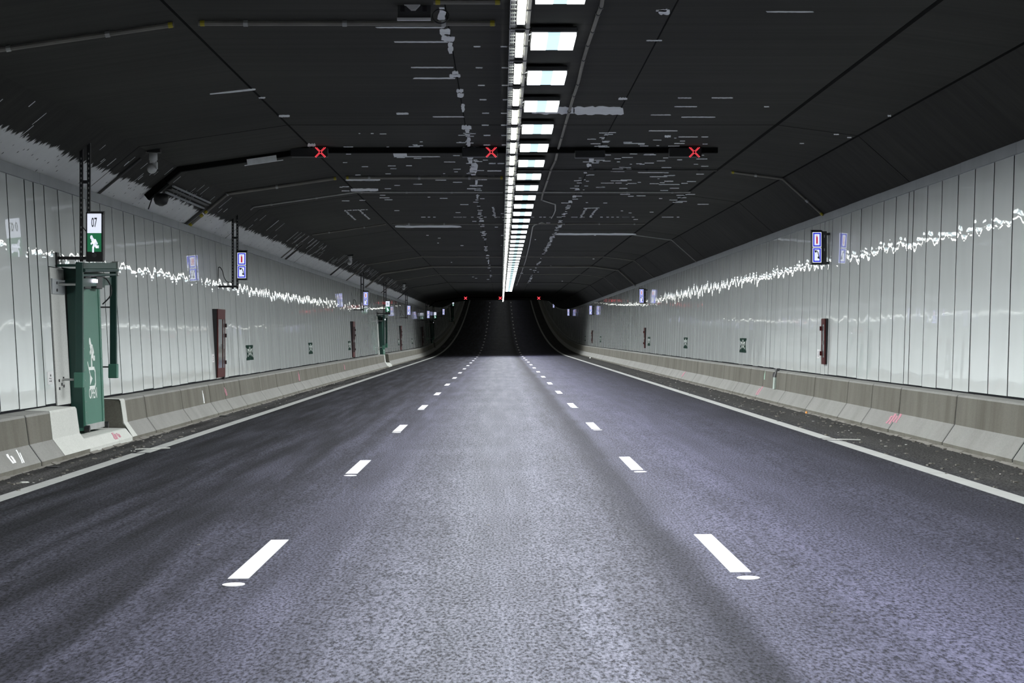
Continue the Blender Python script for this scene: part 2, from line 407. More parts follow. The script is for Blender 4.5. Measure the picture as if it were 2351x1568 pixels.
# ------------------------------------------------------------------ structure: ceiling
def csec(y):
    c = C(y); inn = [(x, z + c) for (x, z) in CP]
    return inn + [(7.5, 4.16 + c), (7.5, 5.9 + c), (-7.6, 5.9 + c), (-7.6, 4.04 + c)]
ceiling = tag(MB().loft(csec, ST).build('ceiling', M['ceiling']), 'black painted board-marked concrete tunnel ceiling with sloped haunches', kind='structure')
def cband(x0, x1, ys, mat, name, d=.004):
    """thin strip lying on the ceiling between two x, along y stations"""
    def sec(y):
        return [(x0, ceil_z(x0) + C(y) - d), (x1, ceil_z(x1) + C(y) - d), (x1, ceil_z(x1) + C(y) + .01), (x0, ceil_z(x0) + C(y) + .01)]
    return MB().loft(sec, ys).build(name, mat, ceiling)
LONG = [14, 172] + [172 + 8 * i for i in range(1, 16)]
cband(4.56, 4.62, LONG, M['duct'], 'expansion_joint'); cband(-3.56, -3.53, LONG, M['duct'], 'expansion_joint')
cband(-.60, -.586, LONG, M['duct'], 'construction_seam'); cband(1.845, 1.86, LONG, M['duct'], 'construction_seam')
cband(5.93, 5.96, LONG, M['duct'], 'construction_seam')
for yt in (38.1, 57.2, 76.3, 95.4, 114.5, 133.6, 152.7):
    mb = MB(); pts = [(x, yt, z - .001) for (x, z) in CP]; mb.bar(pts, .02, .006); mb.build('construction_seam', M['duct'], ceiling)
def ragged(px0, py0, px1, py1, jag=.35):
    """irregular outline inside a box: straight-ish long flaked strip or blotch"""
    w, h = px1 - px0, py1 - py0; long_x = w > h; L, B = (w, h) if long_x else (h, w)
    n = max(5, min(16, int(L / max(B, 1) * 2) + 5)); rr = min(jag, .45) if L < 4 * B else .22
    up = []; dn = []
    for i in range(n):
        t = i / (n - 1); e = .72 if i in (0, n - 1) else 1.0
        up.append((t, .5 - .5 * e * (1 - rr * 1.6 * random.random()))); dn.append((t, .5 + .5 * e * (1 - rr * 1.6 * random.random())))
    pts = up + dn[::-1]
    pts = [(a + random.uniform(-.25, .25) / n, b) for a, b in pts]
    return [(px0 + w * a, py0 + h * b) if long_x else (px0 + w * b, py0 + h * a) for a, b in pts]
def patch(mb, poly, d=.005):
    pts = [cpt(*p) for p in poly]
    if any(p is None for p in pts): return
    pts = [Vector((p[0], p[1], p[2] - d)) for p in pts]
    mb.prism(pts, (0, 0, 0), (0, 0, d + .008))
BIG = [(1318, 243, 1432, 264), (1222, 244, 1318, 263), (905, 94, 1028, 97.5), (944, 153, 1041, 156), (949, 177.5, 1045, 181), (993, 266.5, 1065, 269),
 (864, 61, 1020, 64), (1010, 62, 1034, 82), (1014, 80, 1044, 96), (1027, 97, 1041, 122), (1038, 161, 1052, 172), (1032, 169, 1057, 178), (1048, 203, 1064, 213), (1050, 211, 1065, 224), (1058, 238, 1068, 257),
 (1060, 286, 1082, 299), (1066, 297, 1080, 312), (1070, 315, 1081, 340), (1072, 357, 1088, 374), (1078, 374, 1098, 402), (1090, 404, 1097, 424), (1093, 446, 1099, 456),
 (1003, 17, 1026, 47), (706, 328, 724, 339), (594, 222, 609, 226), (640, 263, 665, 269), (570, 203, 587, 206.5), (910, 258, 938, 263), (903, 349, 934, 360), (905, 358.5, 1010, 360.5),
 (905, 517, 1058, 523), (1270, 535, 1460, 540), (793, 411, 872, 415), (1512, 19, 1538, 34), (1506, 22, 1530, 26), (1760, 25, 1868, 28), (1484, 91, 1520, 94), (1420, 223, 1440, 230), (1556, 223.5, 1587, 225.5),
 (1634, 223, 1682, 225.5), (1548, 243.5, 1600, 245.5), (1494, 262.5, 1540, 264.5), (1565, 267.5, 1642, 269.5), (1490, 299, 1556, 301), (1526, 310, 1540, 316), (1558, 313, 1602, 315),
 (1432, 328, 1480, 330), (1548, 328, 1572, 330), (1478, 354, 1506, 356), (1465, 395, 1526, 396.8), (1492, 404.5, 1532, 406.3), (1402, 414, 1440, 415.5), (1525, 414.5, 1546, 417), (1513, 422.5, 1560, 424),
 (1352, 361, 1364, 371), (1347, 374, 1358, 384), (1340, 395, 1348, 398), (1321, 431, 1330, 436), (1314, 447, 1323, 455), (1305, 459, 1314, 467), (1280, 508, 1291, 522), (1273, 526, 1280, 530), (1261, 543, 1270, 556), (1251, 571, 1257, 577),
 (805, 432, 868, 439), (1120, 596, 1123, 606), (1123, 608, 1126, 616), (2038, 263, 2046, 268), (1836, 328, 1846, 330), (1914, 307, 1926, 309.5), (1945, 314, 1955, 316.5), (1754, 243.5, 1766, 246)]
for b in BIG:
    mb = MB(); patch(mb, ragged(*b)); 
    if mb.v: mb.build('bare_patch', M['bare'], ceiling)
for b in ((482, 215, 585, 204),):
    mb = MB(); patch(mb, [(482, 214.5), (585, 203), (585, 206.5), (530, 212.5), (482, 216.5)]); mb.build('bare_patch', M['bare'], ceiling)
mb = MB()                                           # small evenly spread flecks where spacers sat
for (y, xs) in ((106.5, (1095, 1157)), (155, (1100, 1160)), (195.5, (1105, 1160)), (228.5, (1109, 1162)), (259.5, (1115, 1158)), (287, (1114, 1158)), (310.5, (1118, 1159)), (332.5, (1118, 1160)), (375, (1130, 1150)),
    (392, (1127, 1143)), (405, (1020, 1128)), (412, (1098, 1110)), (426, (1086, 1100)), (433, (1080, 1095))):
    for x in xs: patch(mb, ragged(x - 8, y - 1.3, x + 8, y + 1.3))
for _ in range(210):
    y = random.uniform(300, 470); x = random.uniform(1340, 1620) if random.random() < .6 else random.uniform(780, 1120)
    if random.random() < .25: x = 1150 + (1.85 if random.random() < .5 else -.6) * (769 - y) / 3.5 + random.uniform(-14, 14)
    w = random.uniform(2, 13); patch(mb, ragged(x - w, y - .8, x + w, y + .8))
for _ in range(170):
    y = random.uniform(470, 650); X = random.choice((1.85, 1.85, -.6, random.uniform(-3, 4.4)))
    x = 1150 + X * (769 - y) / 3.5 + random.uniform(-3, 3) * (769 - y) / 300; w = random.uniform(1, 6) * (769 - y) / 300 + .6
    patch(mb, ragged(x - w, y - .8, x + w, y + .8))
for (xa, ya, xb, yb) in ((793, 484, 815, 504), (826, 483, 847, 502), (793, 483, 842, 481), (1333, 499, 1345, 479), (1356, 497, 1371, 478), (1343, 478, 1374, 477), (1132, 476, 1137, 499)):
    for i in range(9):
        t = i / 8; x = xa + (xb - xa) * t + random.uniform(-1, 1); y = ya + (yb - ya) * t; patch(mb, ragged(x - 2.5, y - .9, x + 2.5, y + .9))
for i in range(60):
    x = random.uniform(960, 1560); patch(mb, ragged(x - 3, 497.6 - 0, x + 3, 499))
tag(mb.build('bare_flecks', M['bare'], ceiling), kind='stuff')
mb = MB()                                           # unpainted board streaks running up the left haunch
for _ in range(150):
    y = 26 * (150 / 26) ** random.random(); x0 = random.uniform(-6.55, -6.2); L = random.uniform(.08, .42) if y > 60 else random.uniform(.05, .2); x1 = min(x0 + L, -6.05); w = random.uniform(.006, .02) * (1 + y / 60)
    a = Vector((x0, y, ceil_z(x0))); b = Vector((x1, y, ceil_z(x1))); n = Vector((.637, 0, -.771)) * .004; q = Vector((0, w / 2, 0))
    mb.prism([a - q, a + q, b + q, b - q], n, -n)
tag(mb.build('bare_streaks', M['bare'], ceiling), kind='stuff')

# ------------------------------------------------------------------ structure: walls with enamel panels
def wline(side, t):
    (a, b) = WL if side < 0 else WR
    return a[0] + (b[0] - a[0]) * t, a[1] + (b[1] - a[1]) * t
DOORS = [34.0 + 90.4 * k for k in range(4)]           # near end of each exit opening
OPEN_TOP = 2.72
def wall_backing(side):
    s = 1 if side < 0 else -1
    def sec(y, z0=None, zc=.10):
        (xa, za), (xb, zb) = (WL if side < 0 else WR)
        if z0 is not None:
            t = (z0 - za) / (zb - za); xa = xa + (xb - xa) * t; za = z0
        else: xa, za = xa - (xb - xa) / (zb - za) * 1.2, za - 1.2
        ra = R(y); rc = C(y)
        (pa, qa), (pb, qb) = (WL if side < 0 else WR); xb = xb + (pb - pa) / (qb - qa) * zc
        e = -.007 * s
        return [(xa + e, za + ra), (xb + e, zb + zc + rc), (xb - .5 * s, zb + zc + rc), (xa - .5 * s, za + ra)]
    mb = MB()
    if side > 0: mb.loft(sec, ST)
    else:
        edges = [YN]
        for d in DOORS: edges += [d + 1.4, d + 4.2]
        edges.append(YF)
        for i in range(len(edges) - 1):
            a, b = edges[i], edges[i + 1]; n = max(1, int((b - a) / (6 if b > 172 else 60))); ys = [a + (b - a) * j / n for j in range(n + 1)]
            if i % 2 == 0: mb.loft(sec, ys)
            else: mb.loft(lambda y: sec(y, OPEN_TOP), ys)
    return mb.build('wall_left' if side < 0 else 'wall_right', M['joint'])
wall_left = tag(wall_backing(-1), 'left tunnel wall clad in glossy grey white enamel panels', kind='structure')
wall_right = tag(wall_backing(1), 'right tunnel wall clad in glossy grey white enamel panels', kind='structure')
def panel_verts(side, y0, y1, z0=None, jit=0.0, dy=0.0):
    s = 1 if side < 0 else -1
    (xa, za), (xb, zb) = (WL if side < 0 else WR)
    if z0 is not None:
        t = (z0 - za) / (zb - za); xa = xa + (xb - xa) * t; za = z0
    g = .040; y0 += g; y1 -= g
    prof = [(y0, -.02), (y0, -.002), (y0 + .003, 0), (y1 - .003, 0), (y1, -.002), (y1, -.02)]
    lo = [(xa + s * (d + jit), y, za + R(y + dy)) for (y, d) in prof]; hi = [(xb + s * (d + jit), y, zb + C(y + dy)) for (y, d) in prof]
    n = 6; fs = [(i, i + 1, n + i + 1, n + i) for i in range(n - 1)] + [tuple(range(n)), tuple(range(2*n - 1, n - 1, -1))]
    return lo + hi, fs
cache = {}
def add_panel(side, y0, y1, parent, z0=None):
    yc = (y0 + y1) / 2; w = round(y1 - y0, 2); key = (side, w, z0)
    if key not in cache:
        vs, fs = panel_verts(side, -w / 2, w / 2, z0); o = MB().add(vs, fs).build('wall_panel', M['panel'], parent); cache[key] = o.data
    else:
        o = bpy.data.objects.new('wall_panel', cache[key]); COL.objects.link(o); o.parent = parent
    th = random.uniform(-.0012, .0012)
    o.location = (random.uniform(-.0015, .0015) - th * 2.45, yc, 0); o.rotation_euler = (0, th, random.uniform(-.0012, .0012))
RX = [2318.8, 2273.5, 2230, 2191.8, 2154.7, 2121.6, 2089.8, 2078.8, 2049.8, 2022, 1995, 1970.6, 1947.3, 1925.2, 1905, 1896.9, 1887.5, 1876.7, 1858.2, 1840.8, 1824.5, 1808.5, 1793.9, 1779.8, 1769.8, 1760.2, 1755, 1742.9]
ry = [6.78 * F / (x - 1150) for x in RX]
near = []; y = ry[0]
while y > 13: y -= 1.215; near.insert(0, y)
ry = near + ry
cnt = 0
while ry[-1] < 141:
    cnt += 1; ry.append(ry[-1] + (.42 if cnt % 17 == 0 else 1.215))
for a, b in zip(ry, ry[1:]): add_panel(1, a, b, wall_right)
ly = [31.7, 32.9, 33.53, 34.3]; y = ly[0]
while y > 13: y -= 1.215; ly.insert(0, y)
for a, b in zip(ly, ly[1:]): add_panel(-1, a, b, wall_left)
yy = 34.3
for w in (1.07, 1.215, 1.215): add_panel(-1, yy, yy + w, wall_left, OPEN_TOP); yy += w
y = yy; ys = [y, 39.1, 40.3]
while ys[-1] < 124.6: ys.append(ys[-1] + 1.213)
ys = [v for v in ys if v < 124.2] + [124.7]
for a, b in zip(ys, ys[1:]): add_panel(-1, a, b, wall_left)
yy = 124.7
for w in (1.07, 1.215, 1.215): add_panel(-1, yy, yy + w, wall_left, OPEN_TOP); yy += w
ys = [yy]
while ys[-1] < 141: ys.append(ys[-1] + 1.215)
for a, b in zip(ys, ys[1:]): add_panel(-1, a, b, wall_left)
for side, y0, par in ((-1, ys[-1], wall_left), (1, ry[-1], wall_right)):
    mb = MB(); y = y0
    while y < YF - 1.3:
        z0 = None
        if side < 0:
            for d in DOORS[2:]:
                if d + .2 < y + .6 < d + 4.3: z0 = OPEN_TOP
        vs, fs = panel_verts(side, y, y + 1.215, z0, random.uniform(-.003, .003)); 
        if z0 is not None: vs = [(v[0], v[1], v[2]) for v in vs]
        mb.add(vs, fs); y += 1.215
    tag(mb.build('wall_panel', M['panel'], par), kind='stuff')
# coping strips on top of the panels
for side, par in ((-1, wall_left), (1, wall_right)):
    s = 1 if side < 0 else -1; xb, zb = (WL if side < 0 else WR)[1]
    y = 12.0
    while y < 172:
        L = 3.64; y2 = y + L; dz = random.uniform(-.003, .003)
        MB().prism([(xb + s * .035, 0, zb - .03 + dz), (xb + s * .035, 0, zb + .125 + dz), (xb - s * .16, 0, zb + .13 + dz), (xb - s * .16, 0, zb - .03 + dz)], (0, y + .006, 0), (0, y2 - .006, 0)).build('coping_strip', M['coping'], par)
        y = y2
    MB().loft(lambda q: [(xb + s * .035, zb - .03 + C(q)), (xb + s * .035, zb + .125 + C(q)), (xb - s * .16, zb + .13 + C(q)), (xb - s * .16, zb - .03 + C(q))], [y] + [v for v in ST if v > y]).build('coping_strip', M['coping'], par)

# ------------------------------------------------------------------ concrete barriers
BL = [(0, -.05), (0, .07), (.165, .30), (.215, .66), (.235, .69), (.60, .70), (.60, -.05)]
BR = [(0, -.05), (0, .07), (.175, .325), (.21, .72), (.23, .745), (.49, .755), (.49, -.05)]
PL = [(0, -.05), (0, .07), (.11, .205), (.13, .215), (.60, .225), (.60, -.05)]
def bprof(side, prof): 
    x0 = -6.10 if side < 0 else 6.28; zb = .013 * x0; s = -1 if side < 0 else 1
    return [(x0 + s * d, zb + h) for (d, h) in prof]
def joint(side, y, prof, par):
    P = bprof(side, prof); s_ = -1 if side < 0 else 1
    q = [(x + s_ * .012, z - (.012 if i >= len(P) - 3 else 0)) for i, (x, z) in enumerate(P)]
    MB().loft(lambda v: [(x, z + R(y)) for (x, z) in q], [y - .055, y + .055]).build('joint_gap', M['joint'], par)
def segment(mb, side, y0, y1, prof, g=.042, ch=.012, cap0=0, cap1=0):
    P = bprof(side, prof); s = -1 if side < 0 else 1
    cx = sum(p[0] for p in P) / len(P); cz = .3
    def inset(k, y):
        return [(x + (s * k if i < len(P) - 2 else 0), max(z, z) - (k if i in (len(P) - 3, len(P) - 2) else 0) + R(y)) for i, (x, z) in enumerate(P)]
    ys = [(y0 + g, ch), (y0 + g + ch, 0)]
    n = max(1, int((y1 - y0) / 6)) if y1 > 172 else 1
    for i in range(1, n): ys.append((y0 + (y1 - y0) * i / n, 0))
    ys += [(y1 - g - ch, 0), (y1 - g, ch)]
    m = {y: k for (y, k) in ys}
    return mb.loft(lambda y: inset(m[y], y), [y for (y, _) in ys])
bl = thing('concrete_barrier', (-6.3, 60, 0), 'stained concrete safety barrier along the foot of the left wall, broken at green doors', 'barrier')
br = thing('concrete_barrier', (6.45, 60, 0), 'unbroken grey concrete safety barrier along the foot of the right wall', 'barrier')
lj = [12.8, 17.2, 21.6, 26.0, 30.4, 34.0]
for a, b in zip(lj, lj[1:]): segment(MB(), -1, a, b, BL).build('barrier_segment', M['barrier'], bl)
for a in lj[1:-1]: joint(-1, a, BL, bl)
for a, b in ((34.0, 36.6), (36.6, 37.9)): segment(MB(), -1, a, b, PL, .004).build('barrier_plinth', M['mortar'], bl)
lj = [37.9, 40.5, 45.1, 49.4, 52.1, 55.1, 59.6, 64.1, 68.9, 71.5, 74.1, 78.5, 82.6, 87.8, 92.2, 96.6, 99.3, 102, 106.4, 110.8, 115.2, 119.6, 124.4]
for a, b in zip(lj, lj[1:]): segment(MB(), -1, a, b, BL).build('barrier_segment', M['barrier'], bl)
for a in lj[1:-1]: joint(-1, a, BL, bl)
joint(-1, 36.6, PL, bl)
segment(MB(), -1, 124.4, 128.3, PL, .004).build('barrier_plinth', M['mortar'], bl)
lj = [128.3, 132.7, 137, 141.5, 144.2, 147, 151.4, 155.8, 160.2, 164.6, 169, 172]
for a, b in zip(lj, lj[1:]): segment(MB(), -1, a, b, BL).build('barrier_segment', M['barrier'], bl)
for a in lj[1:-1]: joint(-1, a, BL, bl)
for a, b, p in ((172, 214.8, BL), (214.8, 218.7, PL), (218.7, 305.2, BL), (305.2, 309.1, PL), (309.1, 423, BL)):
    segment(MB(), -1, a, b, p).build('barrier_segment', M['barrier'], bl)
rj = [14.6, 19.1, 23.6, 28.1, 32.56, 37.1, 39.9, 42.7, 47.2, 51.9, 56.4, 59.3, 62, 66.3]; pat = [4.5, 4.5, 4.5, 2.8, 2.8]; i = 0
while rj[-1] < 168: rj.append(rj[-1] + pat[i % 5]); i += 1
rj.append(172.5)
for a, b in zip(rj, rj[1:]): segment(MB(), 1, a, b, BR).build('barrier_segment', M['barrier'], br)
for a in rj[1:-1]: joint(1, a, BR, br)
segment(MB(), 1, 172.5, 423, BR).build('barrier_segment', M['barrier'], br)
# repair mortar on the last segment before the near door: thin skin over the profile, ragged start
def skin(side, prof, y0, y1, t, mat, name, parent, ragged_=.12, idx=None):
    P = bprof(side, prof); s = -1 if side < 0 else 1
    P = P[1:6] if idx is None else [P[i] for i in idx]
    out = [(x - s * t, z + t * .6) for (x, z) in P]; n = len(P)
    ya = [y0 + random.uniform(-ragged_, ragged_) for _ in range(n)]
    vs = [(x, ya[i], z) for i, (x, z) in enumerate(out)] + [(x, y1, z) for (x, z) in out] + [(x, ya[i], z) for i, (x, z) in enumerate(P)] + [(x, y1, z) for (x, z) in P]
    fs = []
    for i in range(n - 1):
        fs += [(i, i + 1, n + i + 1, n + i), (2*n + i, 3*n + i, 3*n + i + 1, 2*n + i + 1), (i, 2*n + i, 2*n + i + 1, i + 1), (n + i, n + i + 1, 3*n + i + 1, 3*n + i)]
    fs += [(0, n, 3*n, 2*n), (n - 1, 2*n + n - 1, 3*n + n - 1, n + n - 1)]
    return MB().add(vs, fs).build(name, mat, parent)
skin(-1, BL, 32.0, 33.985, .006, M['mortar'], 'repair_mortar', bl)
skin(-1, BL, 37.915, 38.35, .006, M['mortar'], 'repair_mortar', bl, .06)
skin(-1, BL, 123.4, 124.38, .006, M['mortar'], 'repair_mortar', bl, .06)
def spray(side, prof, seg, t0, t1, y, w, mat, parent, lean=0.0):
    """paint mark on one face of the barrier profile between fractions t0..t1"""
    P = bprof(side, prof); s = -1 if side < 0 else 1
    (xa, za), (xb, zb) = P[seg], P[seg + 1]
    n = Vector((-s * abs(zb - za), 0, abs(xb - xa))).normalized()
    mb = MB(); k = 5
    for (off, sc) in ((-w * .28, 1.0), (w * .30, .75)):
        pts = []
        for j in range(k):
            t = t0 + (t1 - t0) * j / (k - 1) * sc; pts.append((Vector((xa + (xb - xa) * t, y + off + lean * j / k + random.uniform(-.1, .1) * w, za + (zb - za) * t)), w * random.uniform(.14, .24)))
        vs = [p - Vector((0, ww, 0)) + n * .004 for p, ww in pts] + [p + Vector((0, ww, 0)) + n * .004 for p, ww in reversed(pts)]
        mb.prism(vs, (0, 0, 0), -n * .005)
    return mb.build('spray_mark', mat, parent)
spray(-1, PL, 1, .2, .95, 36.45, .32, M['pink'], bl, .1); spray(-1, PL, 1, .3, .8, 36.85, .2, M['pink'], bl)
spray(-1, BL, 2, .2, .75, 52.3, .3, M['pink'], bl, -.2); spray(-1, BL, 2, .1, .9, 71.2, .35, M['pink'], bl); spray(-1, BL, 2, .2, .8, 91.9, .4, M['pink'], bl)
spray(-1, BL, 1, .3, .8, 28.9, .25, M['bare'], bl); spray(-1, BL, 1, .2, .9, 29.35, .15, M['bare'], bl, .2)
spray(-1, BL, 2, .05, .8, 48.3, .12, M['bare'], bl)
spray(1, BR, 1, .45, 1., 36.95, .40, M['pink'], br); spray(1, BR, 1, .3, .95, 37.4, .42, M['pink'], br); spray(1, BR, 1, .2, 1., 56.5, .5, M['pink'], br); spray(1, BR, 1, .3, 1., 80, .5, M['pink'], br)
spray(1, BR, 2, .45, .98, 56.15, .18, M['pale_green'], br)

# ------------------------------------------------------------------ sign helpers
def frame(x, y, z): return (Vector((x, y, z)), Vector((1, 0, 0)), Vector((0, 0, 1)), Vector((0, -1, 0)))   # faces the camera
MAN_HEAD = (-.22, .80, .13)
MAN = [([(-.12, .66), (.02, .50), (.10, .34)], .21), ([(-.10, .64), (.16, .62), (.34, .40)], .11), ([(-.12, .64), (-.12, .48), (-.26, .40)], .10),
       ([(.08, .36), (.26, .22), (.46, .22)], .14), ([(.05, .36), (-.06, .18), (-.06, -.08)], .14)]
def running_man(mb, fr, cx, cy, sx, sy, t):
    o, u, w, n = fr; f2 = (o + u * cx + w * cy, u * sx, w * sy, n)
    mb.disc(MAN_HEAD[0], MAN_HEAD[1], MAN_HEAD[2], f2, t)
    for i, (pts, wd_) in enumerate(MAN): mb.stroke(pts, wd_ * 1.25, f2, t + .0003 * (i + 1))
    return mb
def text_mesh(txt, fr, cx, cy, h, wscale, t):
    """letters from the built-in font as polygons on a frame"""
    cu = bpy.data.curves.new('tmp', 'FONT'); cu.body = txt; cu.align_x = 'CENTER'; cu.align_y = 'CENTER'; cu.size = 1.0; cu.extrude = 0.0; cu.offset = .012; cu.resolution_u = 3
    ob = bpy.data.objects.new('tmp', cu); COL.objects.link(ob); bpy.context.view_layer.update()
    dg = bpy.context.evaluated_depsgraph_get(); me = bpy.data.meshes.new_from_object(ob.evaluated_get(dg))
    o, u, w, n = fr; mb = MB(); s = h / .72
    mb.add([o + u * (cx + v.co.x * s * wscale) + w * (cy + v.co.y * s) + n * t for v in me.vertices], [tuple(p.vertices) for p in me.polygons])
    bpy.data.objects.remove(ob); bpy.data.curves.remove(cu); bpy.data.meshes.remove(me)
    return mb

# ------------------------------------------------------------------ sign gantries hung on the left haunch
def post_pair(root, xs, y, z0, mat='black', r=.026, tie=None):
    for x in xs:
        mb = MB().box(x - r, x + r, y - r, y + r, z0, ceil_z(x) + .02, .006)
        p = mb.build('post', M[mat], root)
        mb = MB(); z = z0 + .06
        while z < ceil_z(x) - .1: mb.box(x - .006, x + .006, y - r - .003, y - r + .002, z, z + .03); z += .075
        mb.build('slot', M['zinc'], p)
    if tie:
        MB().box(xs[0], xs[1], y - .02, y + .02, tie - .025, tie + .025).build('cross_tie', M[mat], root)
def sos_faces(root, x0, x1, z0, z1, y, text=True):
    """two backlit panels, extinguisher above, handset below"""
    zm = (z0 + z1) / 2; w = x1 - x0
    for (a, b, which) in ((zm + .006, z1, 0), (z0, zm - .006, 1)):
        fr = frame(x0, y, a); h = b - a; 
        pn = MB().rect(0, 0, w, h, fr, .006).build('lit_panel', M['face_white'], root)
        f2 = frame(x0, y - .006, a); q = .013; bw = .026
        mb = MB()
        mb.rect(q, q, w - q, q + bw, f2, .002).rect(q, h - q - bw, w - q, h - q, f2, .002).rect(q, q + bw, q + bw, h - q - bw, f2, .002).rect(w - q - bw, q + bw, w - q, h - q - bw, f2, .002)
        mb.build('blue_border', M['face_blue'], pn)
        if which == 0:
            mb = MB(); cx = w * .5; bw2 = w * .085
            mb.plate([(cx - bw2, h * .22), (cx + bw2, h * .22), (cx + bw2, h * .66), (cx + bw2 * .5, h * .70), (cx - bw2 * .5, h * .70), (cx - bw2, h * .66)], f2, .002)
            mb.rect(cx - bw2 * .35, h * .70, cx + bw2 * .35, h * .755, f2, .002).rect(cx - bw2 * .9, h * .75, cx + bw2 * .7, h * .775, f2, .002)
            mb.stroke([(cx - bw2 * .5, h * .755), (cx - bw2 * 1.7, h * .71)], .006, f2, .002)
            mb.build('extinguisher_symbol', M['face_red'], pn)
        else:
            mb = MB(); arc = [(w * a, h * b) for a, b in ((.37, .79), (.47, .79), (.56, .73), (.63, .64), (.68, .53), (.71, .41), (.71, .34))]
            mb.stroke(arc, w * .085, f2, .002)
            mb.stroke([(w * .29, h * .80), (w * .37, h * .69)], w * .13, f2, .002); mb.stroke([(w * .37, h * .80), (w * .40, h * .72)], w * .10, f2, .002)
            mb.stroke([(w * .60, h * .33), (w * .76, h * .29)], w * .13, f2, .002); mb.stroke([(w * .62, h * .38), (w * .74, h * .36)], w * .10, f2, .002)
            mb.build('handset_symbol', M['sign_ink'], pn)
            if text: text_mesh('SOS', f2, w * .40, h * .27, h * .11, .8, .002).build('lettering', M['face_grey'], pn)
def cabinet_sign_box(root, x0, x1, y, z0, z1, depth=.16):
    """black housing with a small pitched hood"""
    mb = MB().box(x0, x1, y, y + depth, z0, z1 - .02, .008)
    mb.prism([(x0, y - .012, z1 - .02), (x0, y + depth, z1 - .02), (x0, y + depth, z1 + .025), (x0, y + .02, z1)], (0, 0, 0), (x1 - x0, 0, 0))
    return mb.build('housing', M['black'], root)
def left_sos(Y, label):
    z = .0
    root = thing('emergency_sign', (-6.3, Y, 3.0), label, 'sign', 'blue extinguisher and telephone signs')
    post_pair(root, (-6.455, -6.345), Y + .06, 2.79, tie=4.02)
    cabinet_sign_box(root, -6.365, -6.105, Y, 3.0, 3.70)
    sos_faces(root, -6.338, -6.132, 3.045, 3.66, Y - .002)
    MB().box(-6.86, -6.345, Y + .03, Y + .075, 2.82, 2.87, .005).box(-6.87, -6.82, Y - .02, Y + .13, 2.76, 2.96).build('wall_arm', M['black'], root)
    MB().tube([(-6.80, Y + .05, 3.30), (-6.76, Y + .03, 3.31), (-6.70, Y + .02, 3.22), (-6.66, Y + .02, 3.07), (-6.60, Y + .03, 2.97), (-6.52, Y + .04, 2.945), (-6.45, Y + .05, 2.95)], .011, 6).build('cable', M['black'], root)
    MB().tube([(-6.80, Y + .05, 3.30), (-6.81, Y + .05, 2.95)], .009, 6).build('cable', M['black'], root)
    return root
LS = [55.0, 105.5, 154.8, 196.5, 248.6]
ls0 = left_sos(LS[0], 'blue extinguisher and telephone light sign on posts, nearest on the left wall')
for i, Y in enumerate(LS[1:]):
    dup(ls0, (-6.3, Y, 3.0 + R(Y) * .9), 'hanging blue extinguisher and telephone sign, %s nearest on the left wall' % ORD[i + 1])
def exit_sign(Y, num, label):
    root = thing('exit_sign', (-6.2, Y, 2.8), label, 'sign', 'green running man exit signs')
    post_pair(root, (-6.415, -6.30), Y + .07, 2.80, tie=4.02)
    cabinet_sign_box(root, -6.335, -6.07, Y, 2.80, 3.55)
    fr = frame(-6.312, Y, 3.235); w = .214
    p1 = MB().rect(0, 0, w, .30, fr, .006).build('lit_panel', M['face_white'], root)
    p2 = MB().rect(0, -.285, w, 0, fr, .006).build('lit_panel', M['face_green'], root); p2['label'] = 'green backlit lower panel'
    f2 = frame(-6.312, Y - .006, 3.235)
    running_man(MB(), f2, w * .46, -.265, .155, .25, .002).build('running_man', M['face_white'], p2)
    if num: text_mesh(num, f2, w * .49, .155, .145, .44, .002).build('lettering', M['sign_ink'], p1)
    f3 = frame(-6.205, Y, 2.90)
    MB().disc(0, 0, .034, f3, .012, 18).build('loudspeaker', M['dark_grey'], root)
    MB().box(-6.80, -6.335, Y + .04, Y + .085, 2.83, 2.88, .005).box(-6.83, -6.77, Y - .02, Y + .14, 2.72, 2.94).build('wall_arm', M['black'], root)
    MB().tube([(-6.415, Y + .02, 3.47), (-6.40, Y, 3.36), (-6.36, Y, 3.30), (-6.33, Y + .02, 3.26)], .008, 6).build('cable', M['black'], root)
    return root
ex0 = exit_sign(34.9, '07', 'tall lit exit sign reading 07 over a white running man on green')
r6 = dup(ex0, (-6.2, 125.3, 2.8), 'smaller lit exit sign reading 06, above the second green door', skip=())
for ch in list(r6.children):
    for g in list(ch.children):
        if g.name.startswith('lettering'): bpy.data.objects.remove(g)
p1 = [c for c in r6.children if c.name.startswith('lit_panel') and 'label' not in c][0]
text_mesh('06', frame(-6.312, 125.3 - .006, 3.235), .214 * .49, .155, .135, .50, .002).build('lettering', M['sign_ink'], p1)
for Y, nm in ((215.7, 'third'), (297.5, 'fourth and farthest')):
    r = dup(ex0, (-6.2, Y, 2.8 + R(Y)), 'tiny lit exit sign far down the left wall, %s nearest' % nm)
    for ch in list(r.children):
        for g in list(ch.children):
            if g.name.startswith('lettering'): bpy.data.objects.remove(g)
def right_sos(Y, label):
    root = thing('emergency_sign', (6.45, Y, 3.1), label, 'sign', 'blue extinguisher and telephone signs')
    cabinet_sign_box(root, 6.44, 6.665, Y, 3.137, 3.84, .18)
    sos_faces(root, 6.459, 6.643, 3.18, 3.81, Y - .002)
    MB().box(6.665, 6.76, Y + .02, Y + .16, 3.137, 3.83, .006).box(6.76, 6.84, Y + .05, Y + .11, 3.15, 3.20).box(6.76, 6.84, Y + .05, Y + .11, 3.75, 3.80).build('wall_bracket', M['dark_grey'], root)
    for zz in (3.42, 3.70): MB().box(6.70, 6.715, Y + .005, Y + .022, zz, zz + .055).build('latch', M['zinc'], root)
    return root
RS = [47.4, 106.5, 166.9, 221.9, 284.0]
rs0 = right_sos(RS[0], 'blue extinguisher and telephone light box, nearest on the right wall')
